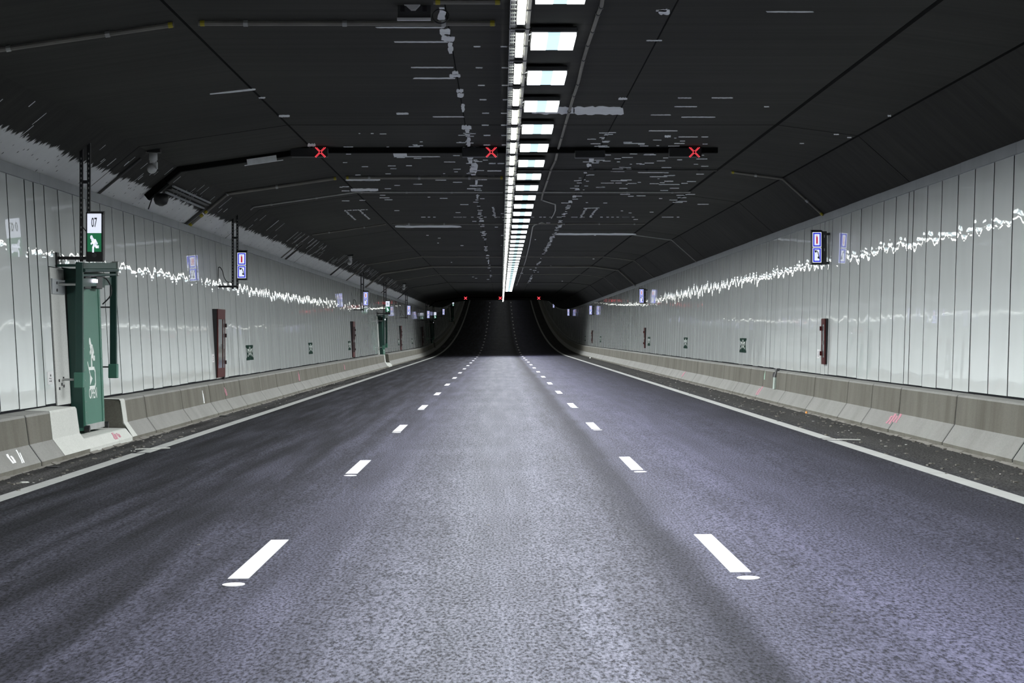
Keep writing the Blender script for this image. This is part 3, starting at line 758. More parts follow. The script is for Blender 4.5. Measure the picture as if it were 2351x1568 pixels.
for i, Y in enumerate(RS[1:]):
    dup(rs0, (6.45, Y, 3.1 + R(Y) * .95), 'wall mounted blue extinguisher and telephone box, %s nearest on the right wall' % ORD[i + 1])

# ------------------------------------------------------------------ emergency exit door with sliding leaf on an outer rail
def exit_door(label):
    Y0 = 34.0; root = thing('emergency_exit_door', (-6.3, 36.0, .19), label, 'door', 'green sliding exit doors')
    # concrete jamb flush with the cladding, dark green door set behind the leaf
    def xw(z): t = (z - .655) / 3.295; return -6.67 - .19 * t
    MB().prism([(xw(.62) + .01, 0, .62), (xw(2.70) + .01, 0, 2.70), (-7.1, 0, 2.70), (-7.1, 0, .62)], (0, 34.34, 0), (0, 35.42, 0)).build('door_jamb', M['jamb'], root)
    fx = xw(1.6)
    pl = MB(); pl.box(xw(2.4) - .06, xw(2.4) + .03, 34.37, 35.36, 2.30, 2.53); pl.build('fixing_plate', M['coping'], root)
    mb = MB()
    for (yy_, zz) in ((34.7, 2.47), (34.7, 2.36), (34.55, .99), (34.75, .93), (34.55, .87), (34.9, 1.02), (34.9, .90)): mb.tube([(xw(zz) + .0, yy_, zz), (xw(zz) + .045 if zz > 2 else xw(zz) + .025, yy_, zz)], .022, 8)
    mb.build('anchor_bolt', M['dark_grey'], root)
    MB().box(-6.96, -6.86, 35.42, 38.25, .15, 2.72).build('inner_door', M['dark_green'], root)
    MB().box(-6.86, -6.78, 35.42, 35.47, .15, 2.70).build('inner_frame', M['black'], root)
    MB().box(-6.95, -6.60, 35.46, 38.12, 2.47, 2.71).build('lintel', M['dark_green'], root)
    # outer rail between two hanging posts, falling towards the near side so that the leaf closes by itself
    xp, ya_, yb_ = -6.42, 34.85, 37.9
    def rz(y): return (y - ya_) / (yb_ - ya_) * .09
    for y in (ya_, yb_):
        d = rz(y)
        MB().box(xp - .055, xp + .055, y - .05, y + .05, .90 + d, 2.79 + d, .008).build('post', M['dark_green'], root)
        MB().box(xp - .075, xp + .07, y - .085, y + .085, .875 + d, 1.11 + d, .01).build('post_sleeve', M['green'], root)
        for zz in (1.0, 2.45) if y < 36 else (1.06, 2.05): MB().tube([(xp, y, zz + d), (xw(zz + d) + .01, y, zz + d)], .018 if y < 36 else .012, 8).build('stand_off', M['zinc'] if y < 36 else M['dark_grey'], root)
    MB().bar([(xp + .01, ya_, 2.73), (xp + .01, yb_, 2.73 + .09)], .09, .11).tube([(xp + .06, ya_, 2.665), (xp + .06, yb_, 2.755)], .03, 10).tube([(xp + .03, ya_, 2.59), (xp + .03, yb_, 2.68)], .022, 10).build('slide_rail', M['dark_green'], root)
    MB().bar([(xp - .03, ya_ + .2, 2.48), (xp - .03, yb_ - .1, 2.57)], .03, .13).build('rail_web', M['dark_green'], root)
    MB().box(xp - .03, xp + .085, yb_ - .02, yb_ + .07, 2.66, 2.90, .01).build('end_stop', M['zinc'], root)
    MB().bar([(-6.76, ya_, 2.74), (xp, ya_, 2.74)], .05, .04).build('top_arm', M['dark_green'], root)
    # leaf: deep green box door battered like the wall
    zb, zt, xa, xb = .19, 2.45, -6.455, -6.54; ya, yb = 35.5, 37.22; n = Vector((zt - zb, 0, xa - xb)).normalized(); th = .20
    def LP(y, z): return Vector((xa + (xb - xa) * (z - zb) / (zt - zb), y, z))
    leaf = MB().prism([LP(ya, zb), LP(yb, zb), LP(yb, zt), LP(ya, zt)], -n * th, (0, 0, 0)).build('door_leaf', M['green'], root)
    q = Vector((0, -.012, 0))
    MB().prism([LP(ya, zb + .05) - n * .02, LP(ya, zt) - n * .02, LP(ya, zt) - n * th, LP(ya, zb + .05) - n * th], (0, 0, 0), q).build('shaded_end', M['dark_green'], leaf)  # unlit near end of the leaf, its shade put into a darker green
    for (y0, y1) in ((ya, ya + .14), (yb - .16, yb)):
        MB().prism([LP(y0, zb), LP(y1, zb), LP(y1, zt), LP(y0, zt)], (0, 0, 0), n * .012).build('edge_strip', M['green'], leaf)
    mb = MB()
    for y in (ya + .07, yb - .08):
        for k in range(14):
            p = LP(y, zb + .12 + k * .165) + n * .012; mb.tube([p, p + n * .008], .012, 6)
    tag(mb.build('rivet', M['zinc'], leaf), kind='stuff')
    fr = (LP(ya, zb), Vector((0, 1, 0)), (LP(ya, zt) - LP(ya, zb)).normalized(), n)
    running_man(MB(), fr, .80, 1.02, .52, .46, .003).build('running_man', M['white_mark'], leaf)
    mb = MB(); mb.stroke([(.55, .96), (.98, .96), (1.06, .90), (1.06, .72), (.98, .66), (.55, .66)], .05, fr, .003); mb.stroke([(.42, 1.06), (.55, .92), (.66, .82)], .035, fr, .003); mb.plate([(.58, .88), (.80, .80), (.58, .70)], fr, .003)
    mb.build('handle_symbol', M['white_mark'], leaf)
    text_mesh('OPEN', fr, .80, .56, .17, 1.15, .003).build('lettering', M['white_mark'], leaf)
    mb = MB(); mb.prism([LP(ya + .08, zb + .0), LP(yb - .05, zb + .0), LP(yb - .05, zb + .09), LP(ya + .08, zb + .09)], (0, 0, 0), n * .016); mb.build('kick_strip', M['zinc'], leaf)
    for y in (ya + .03, yb - .0):
        c = LP(y, zb + .03) + n * .02; MB().tube([c - Vector((.03, 0, 0)), c + Vector((.05, 0, 0))], .055, 14).build('roller', M['black'], leaf)
    MB().box(-6.60, -6.45, 35.5, 36.0, 2.40, 2.64, .008).build('drive_box', M['black'], root)
    MB().box(-6.58, -6.43, 36.4, 36.9, 2.42, 2.62, .008).build('drive_box', M['dark_grey'], root)
    MB().box(-6.45, -6.40, 36.05, 36.3, 2.51, 2.56).build('door_lamp', M['glow'], root)
    MB().tube([(-6.46, 36.9, 2.60), (-6.42, 37.15, 2.60), (-6.36, 37.25, 2.48), (-6.36, 37.25, 2.32), (-6.48, 37.2, 2.18)], .012, 6).build('cable', M['black'], root)
    return root
d0 = exit_door('nearest green sliding exit door with white running man, under the 07 sign')
dup(d0, (-6.3, 36 + 90.4, .19), 'dark green exit door farther along the left wall, under the 06 sign')
for k, nm in ((2, 'third'), (3, 'fourth')):
    Y = 36 + 90.4 * k; dup(d0, (-6.3, Y, .19 + R(Y)), 'tiny far green exit door on the dark ramp, %s nearest' % nm)

# ------------------------------------------------------------------ red emergency cabinets
def xwl(z): return -6.67 - .19 * (z - .655) / 3.295
def red_cabinet_left(label):
    y0, y1, z0, z1 = 53.55, 54.98, .68, 2.29; xf = -6.625
    root = thing('emergency_cabinet', (-6.65, 54.2, .68), label, 'cabinet', 'dark red emergency cabinets')
    MB().box(-6.92, xf - .02, y0, y1, z0, z1, .006).build('body', M['black'], root)
    dr = MB(); f = .10; 
    dr.box(xf - .02, xf, y0 - .01, y0 + f, z0 + .0, z1).box(xf - .02, xf, y1 - f, y1 + .01, z0, z1).box(xf - .02, xf, y0 + f, y1 - f, z1 - .24, z1).box(xf - .02, xf, y0 + f, y1 - f, z0, z0 + .22).box(xf - .02, xf + .004, y0 + .92, y0 + 1.0, z0 + .22, z1 - .24)
    d = dr.build('door', M['red_steel'], root)
    MB().box(xf - .014, xf - .006, y0 + f, y0 + .92, z0 + .22, z1 - .24).build('pane', M['glass_dark'], d)
    MB().box(xf - .014, xf - .006, y0 + 1.0, y1 - f, z0 + .22, z1 - .24).build('pane', M['glass_dark'], d)
    MB().box(xf + .004, xf + .03, y0 + .93, y0 + .98, 1.35, 1.47, .004).build('handle', M['zinc'], d)
    for z in (.98, 1.62, 1.86): MB().box(xf - .01, xf + .03, y1 - .0, y1 + .03, z, z + .09).build('hinge', M['black'], d)
    MB().box(-6.66, -6.62, y1 - .25, y1 - .02, .62, .69).build('foot', M['black'], root)
    return root
rc0 = red_cabinet_left('dark red glazed emergency cabinet on the left wall, nearest of the red ones there')
for i, Y in enumerate((103.2, 152.2, 194.3)):
    dup(rc0, (-6.65, Y, .68 + R(Y)), 'slim dark red emergency cabinet on the left wall, %s nearest there' % ORD[i + 1])
def red_cabinet_right(label):
    y0, y1, z0, z1 = 47.3, 47.78, 1.07, 2.02; x = 6.765
    root = thing('emergency_cabinet', (6.74, 47.5, 1.07), label, 'cabinet', 'dark red emergency cabinets')
    MB().box(x - .05, x + .12, y0, y1, z0, z1, .005).build('body', M['black'], root)
    dr = MB(); dr.box(x - .07, x - .05, y0 - .01, y0 + .08, z0, z1).box(x - .07, x - .05, y1 - .08, y1 + .01, z0, z1).box(x - .07, x - .05, y0 + .12, y1 - .12, z1 - .12, z1).box(x - .07, x - .05, y0 + .12, y1 - .12, z0, z0 + .14)
    d = dr.build('door', M['red_steel'], root)
    MB().box(x - .064, x - .056, y0 + .12, y1 - .12, z0 + .14, z1 - .12).build('pane', M['glass_dark'], d)
    MB().box(x - .09, x - .07, y0 + .15, y0 + .19, 1.48, 1.56).build('handle', M['zinc'], d)
    for z in (1.25, 1.77): MB().box(x - .10, x - .06, y1, y1 + .05, z, z + .09).build('hinge', M['red_steel'], d)
    return root
rr0 = red_cabinet_right('narrow dark red cabinet set in the right wall, nearest of those there')
for i, Y in enumerate((106.8, 168.5)):
    dup(rr0, (6.74, Y, 1.07), 'thin dark red cabinet sliver on the right wall, %s nearest there' % ORD[i + 1])

# ------------------------------------------------------------------ evacuation signs on the panels
def evac_sign(side, Y, z, label):
    x = wline(side, (z - (WL if side < 0 else WR)[0][1]) / 3.27)[0]; s = 1 if side < 0 else -1
    root = thing('evacuation_sign', (x, Y, z), label, 'sign', 'green evacuation distance signs')
    slope = -.0577 if side < 0 else .0309
    fr = (Vector((x + s * .001, Y, z)), Vector((0, 1, 0)), Vector((slope, 0, 1)).normalized(), Vector((s, 0, 0)))
    w, h, nt = .84, .20, .17
    for q in (-1, 1):
        a = .035 * q; b = w * q; c = (w - nt) * q
        p = MB().plate([(a, -h), (b, -h), (b, -h + .055), (c, -h + .085), (c, h - .085), (b, h - .055), (b, h), (a, h)], fr, .006).build('sign_half', M['green_sign'], root)
        f2 = (fr[0] + fr[3] * .006, fr[1], fr[2], fr[3]); m = MB()
        m.stroke([(q * .08, .10), (q * .16, .0), (q * .10, -.06)], .05, f2, .002); m.disc(q * .10, .13, .035, f2, .002, 10, .03)
        m.stroke([(q * .16, .02), (q * .34, .09)], .035, f2, .002); m.stroke([(q * .16, -.0), (q * .30, -.05)], .035, f2, .002)
        m.build('running_man', M['white_mark'], p)
        m = MB(); m.stroke([(q * .38, .08), (q * .44, .08), (q * .44, -.0)], .04, f2, .002); m.disc(q * .46, -.08, .05, f2, .002, 10, .03); m.stroke([(q * .56, .10), (q * .58, .02)], .03, f2, .002)
        m.build('distance_mark', M['white_mark'], p)
    return root
el0 = evac_sign(-1, 61.0, 1.21, 'green and white evacuation sign on the left wall, nearest, right of the red cabinet')
for i, Y in enumerate((80.5, 101.2, 150.0, 172.5)):
    dup(el0, (el0.location.x, Y, 1.21), 'small green evacuation sign on the left wall, %s nearest there' % ORD[i + 1])
er0 = evac_sign(1, 63.8, 1.39, 'green and white evacuation sign, nearest on the right wall')
for i, Y in enumerate((83.6, 104.3, 155.0, 183.0)):
    dup(er0, (er0.location.x, Y, 1.39), 'small green evacuation sign on the right wall, %s nearest there' % ORD[i + 1])
def wall_plate(side, Y, z, w, h, label):
    x = wline(side, (z - (WL if side < 0 else WR)[0][1]) / 3.27)[0]; s = 1 if side < 0 else -1
    root = thing('wall_plate', (x, Y, z), label, 'sign'); slope = -.0577 if side < 0 else .0309
    fr = (Vector((x, Y, z)), Vector((0, 1, 0)), Vector((slope, 0, 1)).normalized(), Vector((s, 0, 0)))
    MB().rect(-w / 2, -h / 2, w / 2, h / 2, fr, .005).build('plate', M['white_plastic'], root)
    f2 = (fr[0] + fr[3] * .005, fr[1], fr[2], fr[3]); m = MB()
    m.rect(-.02 * w, .12 * h, .14 * w, .28 * h, f2, .002).rect(-.22 * w, -.05 * h, -.08 * w, .02 * h, f2, .002).rect(.02 * w, -.10 * h, .12 * w, .0, f2, .002).rect(-.2 * w, -.28 * h, -.06 * w, -.2 * h, f2, .002).rect(.04 * w, -.3 * h, .16 * w, -.18 * h, f2, .002)
    m.build('print', M['sign_ink'], root)
wall_plate(-1, 33.95, 1.04, .42, .19, 'small white plate with black print, on the panel left of the nearest green door')
wall_plate(-1, 53.2, 1.14, .40, .19, 'small white plate with black print, left of the nearest left-hand red cabinet')
wall_plate(1, 48.6, 1.28, .42, .19, 'small white plate with black print, beside the nearest right-hand red cabinet')

# ------------------------------------------------------------------ lighting: luminaires, linear lights, cable tray
LIGHT = bpy.data.lights.new('lamp_light', 'AREA'); LIGHT.shape = 'RECTANGLE'; LIGHT.size = .5; LIGHT.size_y = 1.3; LIGHT.energy = LAMP_W; LIGHT.color = (.965, .995, 1.0); LIGHT.spread = LAMP_SPREAD
def luminaire(y):
    root = thing('tunnel_luminaire', (.6, y, 5.18), None, 'lamp', 'square white luminaires along the ceiling'); x = .6
    MB().box(x - .265, x + .265, y - .67, y + .67, 5.085, 5.15, .012).box(x - .12, x - .06, y - .3, y + .3, 5.14, 5.185).box(x + .06, x + .12, y - .3, y + .3, 5.14, 5.185).build('housing', M['dark_grey'], root)
    for (a, b) in ((-.25, -.072), (.072, .25)): MB().box(x + a, x + b, y - .65, y + .65, 5.045, 5.088).build('lamp_module', M['lamp'], root)
    c = MB().box(x - .07, x + .07, y - .65, y + .65, 5.048, 5.088).build('centre_lens', M['lamp_mid'], root)
    ld = LIGHT; lo = bpy.data.objects.new('lamp_light', ld); COL.objects.link(lo); lo.parent = root; lo.location = (0, 0, 5.040 - 5.18); WPOS[lo.name] = wpos(root)
    MB().tube([(.32, y - .9, 5.11), (.30, y - .72, 5.05), (.33, y - .55, 5.08), (.40, y - .45, 5.14)], .008, 5).tube([(.32, y + .2, 5.10), (.36, y + .25, 5.13), (.42, y + .25, 5.14)], .008, 5).build('supply_cable', M['white_plastic'], root)
    return root
ys = [26.38 + 3.76 * k for k in range(-7, 41)]
lum0 = None; k = 0
for i, y in enumerate(ys):
    if i == 14 : y -= 0
    if lum0 is None: lum0 = luminaire(y); o = lum0; base = y
    else: o = dup(lum0, (.6, y, 5.18))
    if i < 7: o['label'] = 'square white luminaire above the frame, %s one nearer than the topmost visible' % ORD[6 - i]
    else: o['label'] = 'square white luminaire, %s down from the top edge in the glaring central row' % ordn(i - 7)
def linear(y):
    root = thing('linear_light', (.216, y, 5.06), None, 'lamp', 'slim linear lights beside the cable tray'); x = .216
    MB().box(x - .052, x + .052, y - 1.05, y + 1.05, 5.065, 5.12, .008).box(x - .04, x + .04, y - 1.13, y - 1.05, 5.055, 5.11).box(x - .04, x + .04, y + 1.05, y + 1.13, 5.055, 5.11).build('housing', M['dark_grey'], root)
    MB().box(x - .044, x + .044, y - 1.04, y + 1.04, 5.04, 5.07, .006).build('diffuser', M['tube'], root)
    return root
ys = [26.65 + 2.93 * k for k in range(-3, 134)]; lin0 = None
for i, y in enumerate(ys):
    if lin0 is None: lin0 = linear(y); o = lin0
    else: o = dup(lin0, (.216, y, 5.06 + C(y)))
    if i > 78: o['label'] = 'slim white linear light above the far ramp, behind the ceiling crest'
    elif i < 1: o['label'] = 'slim white linear light just above the frame, over the nearest visible one'
    else: o['label'] = 'slim white linear light, %s down from the top edge beside the cable tray' % ordn(i - 1)
tray = thing('cable_tray', (.2, 100, 5.1), 'pale slotted metal cable tray running down the middle of the ceiling', 'cable tray')
TY = [10, 172, 200] + [208 + 8 * i for i in range(0, 10)]
def tband(x0, x1, z0, z1, mat, name): return MB().loft(lambda y: [(x0, z0 + C(y)), (x1, z0 + C(y)), (x1, z1 + C(y)), (x0, z1 + C(y))], TY).build(name, M[mat], tray)
tband(.095, .105, 5.05, 5.11, 'zinc', 'side_rail'); tband(.118, .128, 5.06, 5.075, 'zinc', 'wire'); tband(.138, .150, 5.06, 5.075, 'zinc', 'wire'); tband(.275, .315, 5.05, 5.10, 'tray_edge', 'side_rail')
tband(.10, .31, 5.12, 5.13, 'dark_grey', 'tray_base')
mb = MB(); y = 12.0
while y < 240:
    mb.box(.088, .322, y - .03, y + .03, 5.043 + C(y), 5.06 + C(y)); y += 1.465
tag(mb.build('rung', M['black'], tray), kind='stuff')
mb = MB(); y = 12.0
while y < 200:
    mb.box(.10, .16, y - .02, y + .02, 5.053, 5.063); y += .3
tag(mb.build('rung', M['zinc'], tray), kind='stuff')
mb = MB(); y = 12.7
while y < 240:
    mb.box(.19, .24, y - .02, y + .02, 5.12 + C(y), 5.19 + C(y)); y += 2.93
tag(mb.build('hanger', M['dark_grey'], tray), kind='stuff')

# ------------------------------------------------------------------ conduits, ducts
def path(xa, xb, y, off):
    xs = [xa] + [p[0] for p in CP if min(xa, xb) < p[0] < max(xa, xb)] + [xb]
    xs = sorted(xs) if xa < xb else sorted(xs, reverse=True)
    out = []
    for x in xs:
        e = .02; zz = (ceil_z(x + e) - ceil_z(x - e)) / (2 * e) if CP[0][0] + e < x < CP[-1][0] - e else (ceil_z(min(max(x, -6.9), 6.8) + e) - ceil_z(min(max(x, -6.9), 6.8) - e)) / (2 * e)
        n = Vector((zz, 0, -1)).normalized(); out.append(Vector((x, y, ceil_z(x) + C(y))) + n * off)
    return out
def conduit(runs, y, r, mat, label, clips=True, tape=False):
    root = thing('conduit', (runs[0][0], y, ceil_z(runs[0][0])), label, 'pipe')
    for (xa, xb) in runs:
        p = path(xa, xb, y, r + .008); pi = MB().tube(p, r, 8).build('pipe', M[mat], root)
        if clips:
            x = xa + .5
            while x < xb - .3:
                q = path(x, x + .05, y, r + .008); MB().tube([q[0], q[1]], r + .008, 8).build('clip', M['zinc'] if mat != 'dark_pipe' else M['dark_grey'], root); x += 1.1
        if tape:
            for x in (xa + .02, xb - .06):
                q = path(x, x + .05, y, r + .008); MB().tube([q[0], q[1]], r + .004, 8).build('tape', M['yellow'], root)
    return root
conduit([(-6.0, -3.64), (-3.36, -.06)], 25.4, .030, 'grey_pipe', 'thick grey conduit across the ceiling at the top left, taped yellow', True, True)
conduit([(-.70, .0)], 23.75, .030, 'grey_pipe', 'short grey conduit at the very top edge left of the tray', True, True)
conduit([(-6.92, -6.16)], 39.0, .024, 'dark_pipe', 'dark conduit climbing the haunch to the nearest camera', True)
conduit([(-6.90, -6.58), (-6.56, -3.62), (-3.42, .05)], 50.3, .034, 'grey_pipe', 'grey taped conduit bending over the left ceiling beyond the red crosses', True, True)
conduit([(-6.93, -6.45)], 49.7, .034, 'dark_pipe', 'stub of dark conduit beside the taped conduit on the left haunch', False)
conduit([(.35, 4.55)], 48.2, .022, 'dark_pipe', 'dark conduit across the right ceiling just beyond the red crosses', True)
conduit([(4.85, 6.82)], 48.2, .026, 'grey_pipe', 'grey conduit angling down the right haunch toward the light box', True, True)
conduit([(-6.12, .05), (.35, 4.62)], 55.7, .018, 'pale_pipe', 'thin pale conduit straight across the whole ceiling', True)
conduit([(-6.93, -6.05), (-5.9, -3.6), (-3.4, .05), (.35, 4.5)], 71.5, .020, 'grey_pipe', 'grey conduit across the ceiling before the long pale stripes', True)
conduit([(-6.93, -6.35)], 72.8, .028, 'dark_pipe', 'dark conduit crossing the pale band left of the second sign', False)
conduit([(4.62, 6.85)], 79.5, .016, 'pale_pipe', 'thin pale conduit bending down the right haunch', False)
conduit([(-6.93, -6.3)], 92.0, .028, 'dark_pipe', 'dark conduit over the pale band just past the second camera', False)
conduit([(-6.93, .05), (.35, 6.8)], 101.5, .022, 'grey_pipe', 'far grey conduit arching across the ceiling, first of the far ones', False)
conduit([(-6.93, .05), (.35, 6.85)], 115.5, .045, 'grey_pipe', 'far thick pale conduit arching from wall to wall', False)
conduit([(-6.93, .05), (.35, 6.8)], 131.0, .022, 'grey_pipe', 'far faint conduit arching beyond the thick pale one', False)
conduit([(-6.93, 6.8)], 152.0, .028, 'dark_pipe', 'farthest faint dark conduit arch before the tunnel dips', False)
# black duct that carries the lane signals
def gantry(Y, label):
    root = thing('signal_duct', (-2, Y, 5.1), label, 'duct')
    p = path(-6.62, 4.05, Y, .05); MB().bar(p, .16, .10).build('duct', M['duct'], root)
    return root
g0 = gantry(42.75, 'black duct across the ceiling carrying the three large red crosses')
p = path(-6.66, -6.30, 42.75, .07); MB().bar(p, .24, .12).build('duct_foot', M['duct'], g0)
c = Vector((-6.33, 42.6, 4.20)); MB().lathe([(.05, .12), (.13, .10), (.14, 0), (.11, -.08), (.03, -.12)], c, 20).build('end_bell', M['black'], g0, True)
MB().tube([(-6.50, 42.6, 4.22), (-6.56, 42.55, 4.02)], .012, 6).build('cable', M['black'], g0)
pf = path(-4.75, -4.2, 42.75, .10)
mb = MB().bar(pf, .012, .10); mb.v = [(v[0], v[1] - .09, v[2]) for v in mb.v]; mb.build('bare_cover', M['bare'], g0)
mb = MB().bar(path(-4.80, -4.08, 42.75, .102), .06, .012); mb.v = [(v[0], v[1] - .06, v[2] - .055) for v in mb.v]; mb.build('bare_edge', M['bare'], g0)
g1 = gantry(210.4, 'tiny far black duct carrying the small red crosses above the ramp')
for x in (1.66,):
    MB().box(x - .28, x + .28, 42.55, 42.8, 4.98, 5.12, .01).build('junction_box', M['black'], g0)
# lane signals
def cross_dots(root, cx, cz, y, s, dot=.0062):
    mb = MB(); fr = frame(cx, y, cz)
    for sx in (-1, 1):
        for sz in (-1, 1):
            for k in range(5):
                for off in (-.5, .5):
                    a = (.018 + .017 * k); px = sx * (a + off * .013); pz = sz * (a - off * .013)
                    mb.disc(px * s, pz * s, dot * s, fr, .006, 6)
    return mb.build('red_cross', M['led_red'], root)
def lane_signal(cx, x0, x1, Y, zc, label, h=.17, s=1.0):
    root = thing('lane_signal', ((x0 + x1) / 2, Y, zc), label, 'traffic signal', 'red cross lane signals')
    MB().box(x0, x1, Y - .12, Y + .10, zc - h / 2, zc + h / 2, .01).box(x0 + .1, x0 + .16, Y - .04, Y + .04, zc + h / 2 - .01, ceil_z((x0 + x1) / 2) + C(Y)).box(x1 - .16, x1 - .1, Y - .04, Y + .04, zc + h / 2 - .01, ceil_z((x0 + x1) / 2) + C(Y)).build('housing', M['black'], root)
    MB().box(cx - .11, cx + .11, Y - .16, Y - .12, zc + .088, zc + .10).build('visor', M['black'], root)
    cross_dots(root, cx, zc, Y - .121, s, (.0062 if s == 1 else .011))
    return root
z = 1.68 + (769 - 350.5) / 123.5
lane_signal(-3.345, -3.90, -3.21, 42.5, z, 'large red cross lane signal above the left lane')
lane_signal(-.178, -.72, -.06, 42.5, z, 'large red cross lane signal above the middle lane, left of the lights')
lane_signal(3.587, 3.12, 3.72, 42.5, z, 'large red cross lane signal above the right lane')
z = 5.055
lane_signal(-3.24, -3.55, -2.95, 210, z, 'tiny far red cross lane signal over the left lane', .22, 1.25)
lane_signal(-.06, -.36, .06, 210, z, 'tiny far red cross lane signal over the middle lane', .22, 1.25)
lane_signal(3.48, 3.2, 3.8, 210, z, 'tiny far red cross lane signal over the right lane', .22, 1.25)
# loose wavy conduit right of the luminaires
pts = []
for (x, y) in ((1386, -30), (1381, 10), (1374, 26), (1361, 66), (1350, 98), (1340, 132), (1327, 188), (1318, 215), (1307, 252), (1299, 280), (1290, 312), (1280, 345), (1276, 365), (1266, 385), (1258, 410), (1247, 440), (1243, 457)):
    q = cpt(x, y); pts.append((q[0], q[1], q[2] - .02))
root = thing('flexible_conduit', pts[0], 'wavy grey flexible conduit running along the ceiling right of the luminaires', 'pipe')
MB().tube(pts, .022, 8).build('pipe', M['grey_pipe'], root)
for a, b in zip(pts, pts[1:]):
    a, b = Vector(a), Vector(b); MB().tube([a, a + (b - a).normalized() * .06], .03, 8).build('clip', M['dark_grey'], root)
pts = []
for (x, y) in ((1246, 459), (1262, 464), (1275, 468), (1275, 482), (1271, 492), (1266, 500)): q = cpt(x, y); pts.append((q[0], q[1], q[2] - .015))
root = thing('flexible_conduit', pts[0], 'short bent piece of pale cable on the ceiling beyond the wavy conduit', 'pipe'); MB().tube(pts, .016, 6).build('pipe', M['pale_pipe'], root)
pts = []
for (x, y) in ((1254, 513), (1244, 510), (1228, 515), (1223, 520), (1216, 560), (1206, 600), (1194, 635), (1186, 655)): q = cpt(x, y); pts.append((q[0], q[1], q[2] - .015))
root = thing('flexible_conduit', pts[0], 'far thin pale cable running down the ceiling right of the lights', 'pipe'); MB().tube(pts, .018, 6).build('pipe', M['pale_pipe'], root)
# slotted rails on the left haunch
root = thing('mounting_rail', (-6.4, 47.5, 4.55), 'pair of grey slotted rails along the left haunch beside the black duct', 'rail')
for x in (-6.33, -6.47):
    n = Vector((.637, 0, -.771)); a = Vector((x, 44.0, ceil_z(x))) + n * .04; b = Vector((x, 49.6, ceil_z(x))) + n * .04
    MB().bar([a, b], .04, .03).build('rail', M['coping'], root)
MB().bar([Vector((-6.40, 44.0, ceil_z(-6.40))) + n * .03, Vector((-6.40, 49.6, ceil_z(-6.40))) + n * .03], .10, .02).build('rail_back', M['dark_grey'], root)

# ------------------------------------------------------------------ cameras on the left haunch
def camera_unit(label):
    Y = 39.0; x = -5.93; zc = ceil_z(x); root = thing('surveillance_camera', (x, Y, zc), label, 'camera', 'white dome cameras on the left haunch')
    MB().box(x - .10, x + .13, Y - .09, Y + .09, zc - .05, zc + .02, .008).build('mount_plate', M['black'], root)
    MB().lathe([(.055, -.05), (.072, -.055), (.074, -.17), (.062, -.18), (.06, -.22)], (x, Y, zc), 20).build('body', M['white_plastic'], root, True)
    MB().box(x - .01, x + .075, Y - .045, Y + .045, zc - .33, zc - .20, .012).build('yoke', M['white_plastic'], root)
    prof = [(.005, .085)] + [(.085 * math.sin(a), .085 * math.cos(a)) for a in [.3 * i for i in range(1, 10)]] + [(.005, -.085)]
    MB().lathe(prof, (x - .02, Y, zc - .32), 20).build('dome', M['white_plastic'], root, True)
    MB().tube([(x - .05, Y, zc - .03), (x - .22, Y, zc + .0)], .022, 8).build('conduit_entry', M['grey_pipe'], root)
    return root
c0 = camera_unit('white dome camera hanging from the left haunch, nearest the viewer')
dup(c0, (-5.93, 90, ceil_z(-5.93)), 'small white dome camera on the left haunch, second nearest')
dup(c0, (-5.93, 140, ceil_z(-5.93)), 'tiny far white dome camera on the left haunch, third nearest')

# ------------------------------------------------------------------ sensor box and cable loop at the top edge
Y = 24.3; s = F / Y
def tx(px): return (px - 1150) / s
def tz(py): return 1.68 + (769 - py) / s
root = thing('sensor_box', (-.93, Y, 5.1), 'grey sensor box with pale wedge hood at the top edge of the ceiling', 'sensor')
MB().box(tx(913), tx(989), Y, Y + .12, tz(41), tz(6)).build('box', M['dark_grey'], root)
MB().box(tx(912), tx(989), Y - .05, Y + .02, tz(47.5), tz(42)).build('lip', M['white_plastic'], root)
for (a, b) in ((919, 929), (970, 980)): MB().box(tx(a), tx(b), Y - .006, Y + .01, tz(27), tz(13)).build('vent', M['black'], root)
MB().prism([(tx(888), 0, tz(-6)), (tx(990), 0, tz(-6)), (tx(988), 0, tz(3)), (tx(966), 0, tz(12)), (tx(954), 0, tz(25)), (tx(944), 0, tz(25)), (tx(932), 0, tz(14)), (tx(916), 0, tz(9))], (0, Y - .08, 0), (0, Y - .005, 0)).build('hood', M['white_plastic'], root)
MB().tube([(tx(924 + i * 4), Y - .085, tz(11.5 - 1.2 * math.sin(math.pi * i / 10))) for i in range(11)], .004, 5).build('hood_rib', M['dark_grey'], root)
for xx in (tx(925), tx(977)): MB().box(xx - .02, xx + .02, Y + .03, Y + .07, tz(8), 5.20).build('bracket', M['dark_grey'], root)
root = thing('cable_loop', (tx(1013), Y + .3, tz(30)), 'black cable loop on the ceiling right of the sensor box', 'cable')
MB().tube([(tx(1010) + .088 * math.cos(a), Y + .25, tz(30) + .075 * math.sin(a)) for a in [2 * math.pi * i / 24 for i in range(24)]] + [(tx(1028), Y + .25, tz(30))], .008, 6).build('loop', M['black'], root)

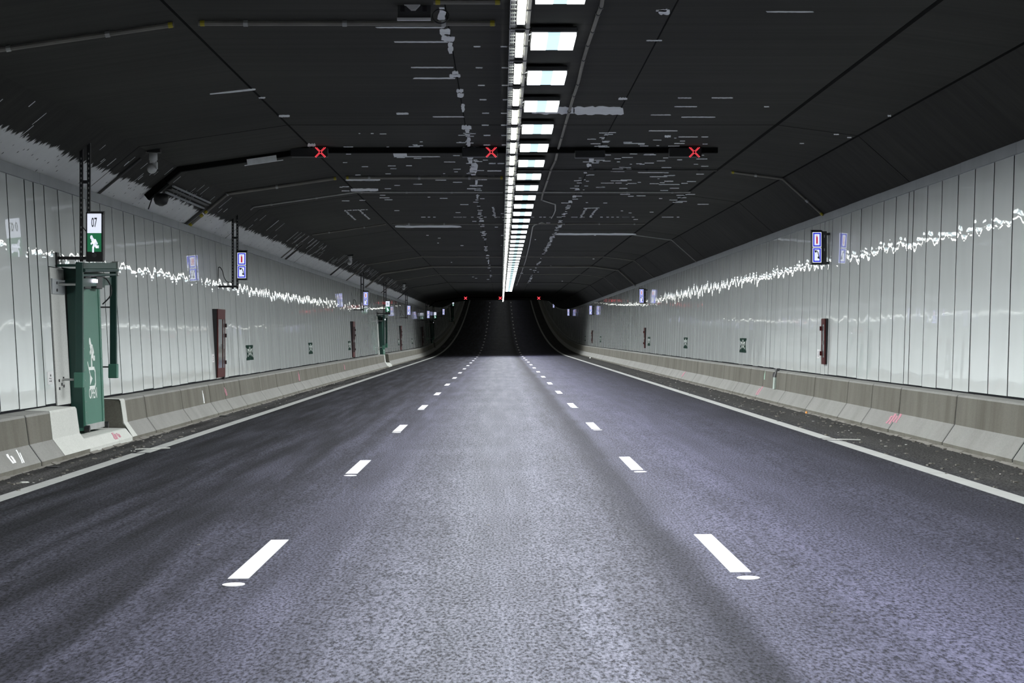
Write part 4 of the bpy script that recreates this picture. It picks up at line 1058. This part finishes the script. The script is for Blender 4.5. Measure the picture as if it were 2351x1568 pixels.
# ------------------------------------------------------------------ bits on the barrier and road
root = thing('plank', (6.48, 53.9, .6), 'pale green weathered plank leaning on the right barrier with a dark wedge', 'plank')
P = bprof(1, BR); (xa, za), (xb, zb) = P[2], P[3]
MB().prism([(xa - .035, 0, za - .0), (xa + .02, 0, za + .0), (xb + .0, 0, zb - .12), (xb - .05, 0, zb - .12)], (0, 53.75, 0), (0, 54.05, 0)).build('board', M['wood'], root)
MB().prism([(xb - .05, 0, zb - .12), (xb + .01, 0, zb - .12), (xb + .08, 0, zb + .09), (xb - .0, 0, zb + .09)], (0, 53.78, 0), (0, 54.02, 0)).build('strap', M['dark_grey'], root)
MB().prism([(xb - .03, 54.1, zb - .0), (xb - .03, 54.45, zb - .08), (xb - .03, 54.1, zb - .2)], (0, 0, 0), (.03, 0, 0)).build('wedge', M['black'], root)
tag(floor_bar((1893, 1011), (1935, 1013), .008, M['dark_grey'], 'stick'), 'thin dark stick lying across the right edge line', 'stick')
tag(floor_bar((1922, 1009.5), (1976, 1011), .008, M['mortar'], 'stick'), 'thin pale stick lying just outside the right edge line', 'stick')
tag(floor_bar((310, 1033), (390, 1030), .010, M['mortar'], 'stick'), 'pale stick at the gap in the left edge line', 'stick')
def lump(px, py, w, d, h, mat, name, label, cat):
    x, y, z = fpt(px, py); n = 7
    r0 = [(x + w * random.uniform(.75, 1) * math.cos(6.283 * i / n), y + d * random.uniform(.75, 1) * math.sin(6.283 * i / n)) for i in range(n)]
    mb = MB(); vs = [(a, b, z - .003) for (a, b) in r0] + [(x + (a - x) * .7, y + (b - y) * .7, z + h) for (a, b) in r0]
    mb.add(vs, [(i, (i + 1) % n, n + (i + 1) % n, n + i) for i in range(n)] + [tuple(range(n - 1, -1, -1)), tuple(range(n, 2 * n))])
    return tag(mb.build(name, mat), label, cat)
lump(122, 1074, .17, .12, .02, M['black'], 'drain_cover', 'flat black scrap by the left barrier, left of the edge line gap', 'scrap')
lump(515, 956, .14, .2, .02, M['black'], 'rubber_scrap', 'flat black scrap by the left barrier, beyond the nearest door', 'scrap')
lump(55, 1108, .075, .08, .012, M['mortar'], 'mortar_lump', 'pale mortar lump left of the left edge line in the foreground', 'rubble')
lump(1851.5, 949, .028, .08, .04, M['orange'], 'litter', 'tiny orange scrap at the foot of the right barrier', 'litter')
lump(1356, 822.5, .10, .3, .08, M['mortar'], 'litter', 'tiny pale litter at the foot of the far right barrier', 'litter')
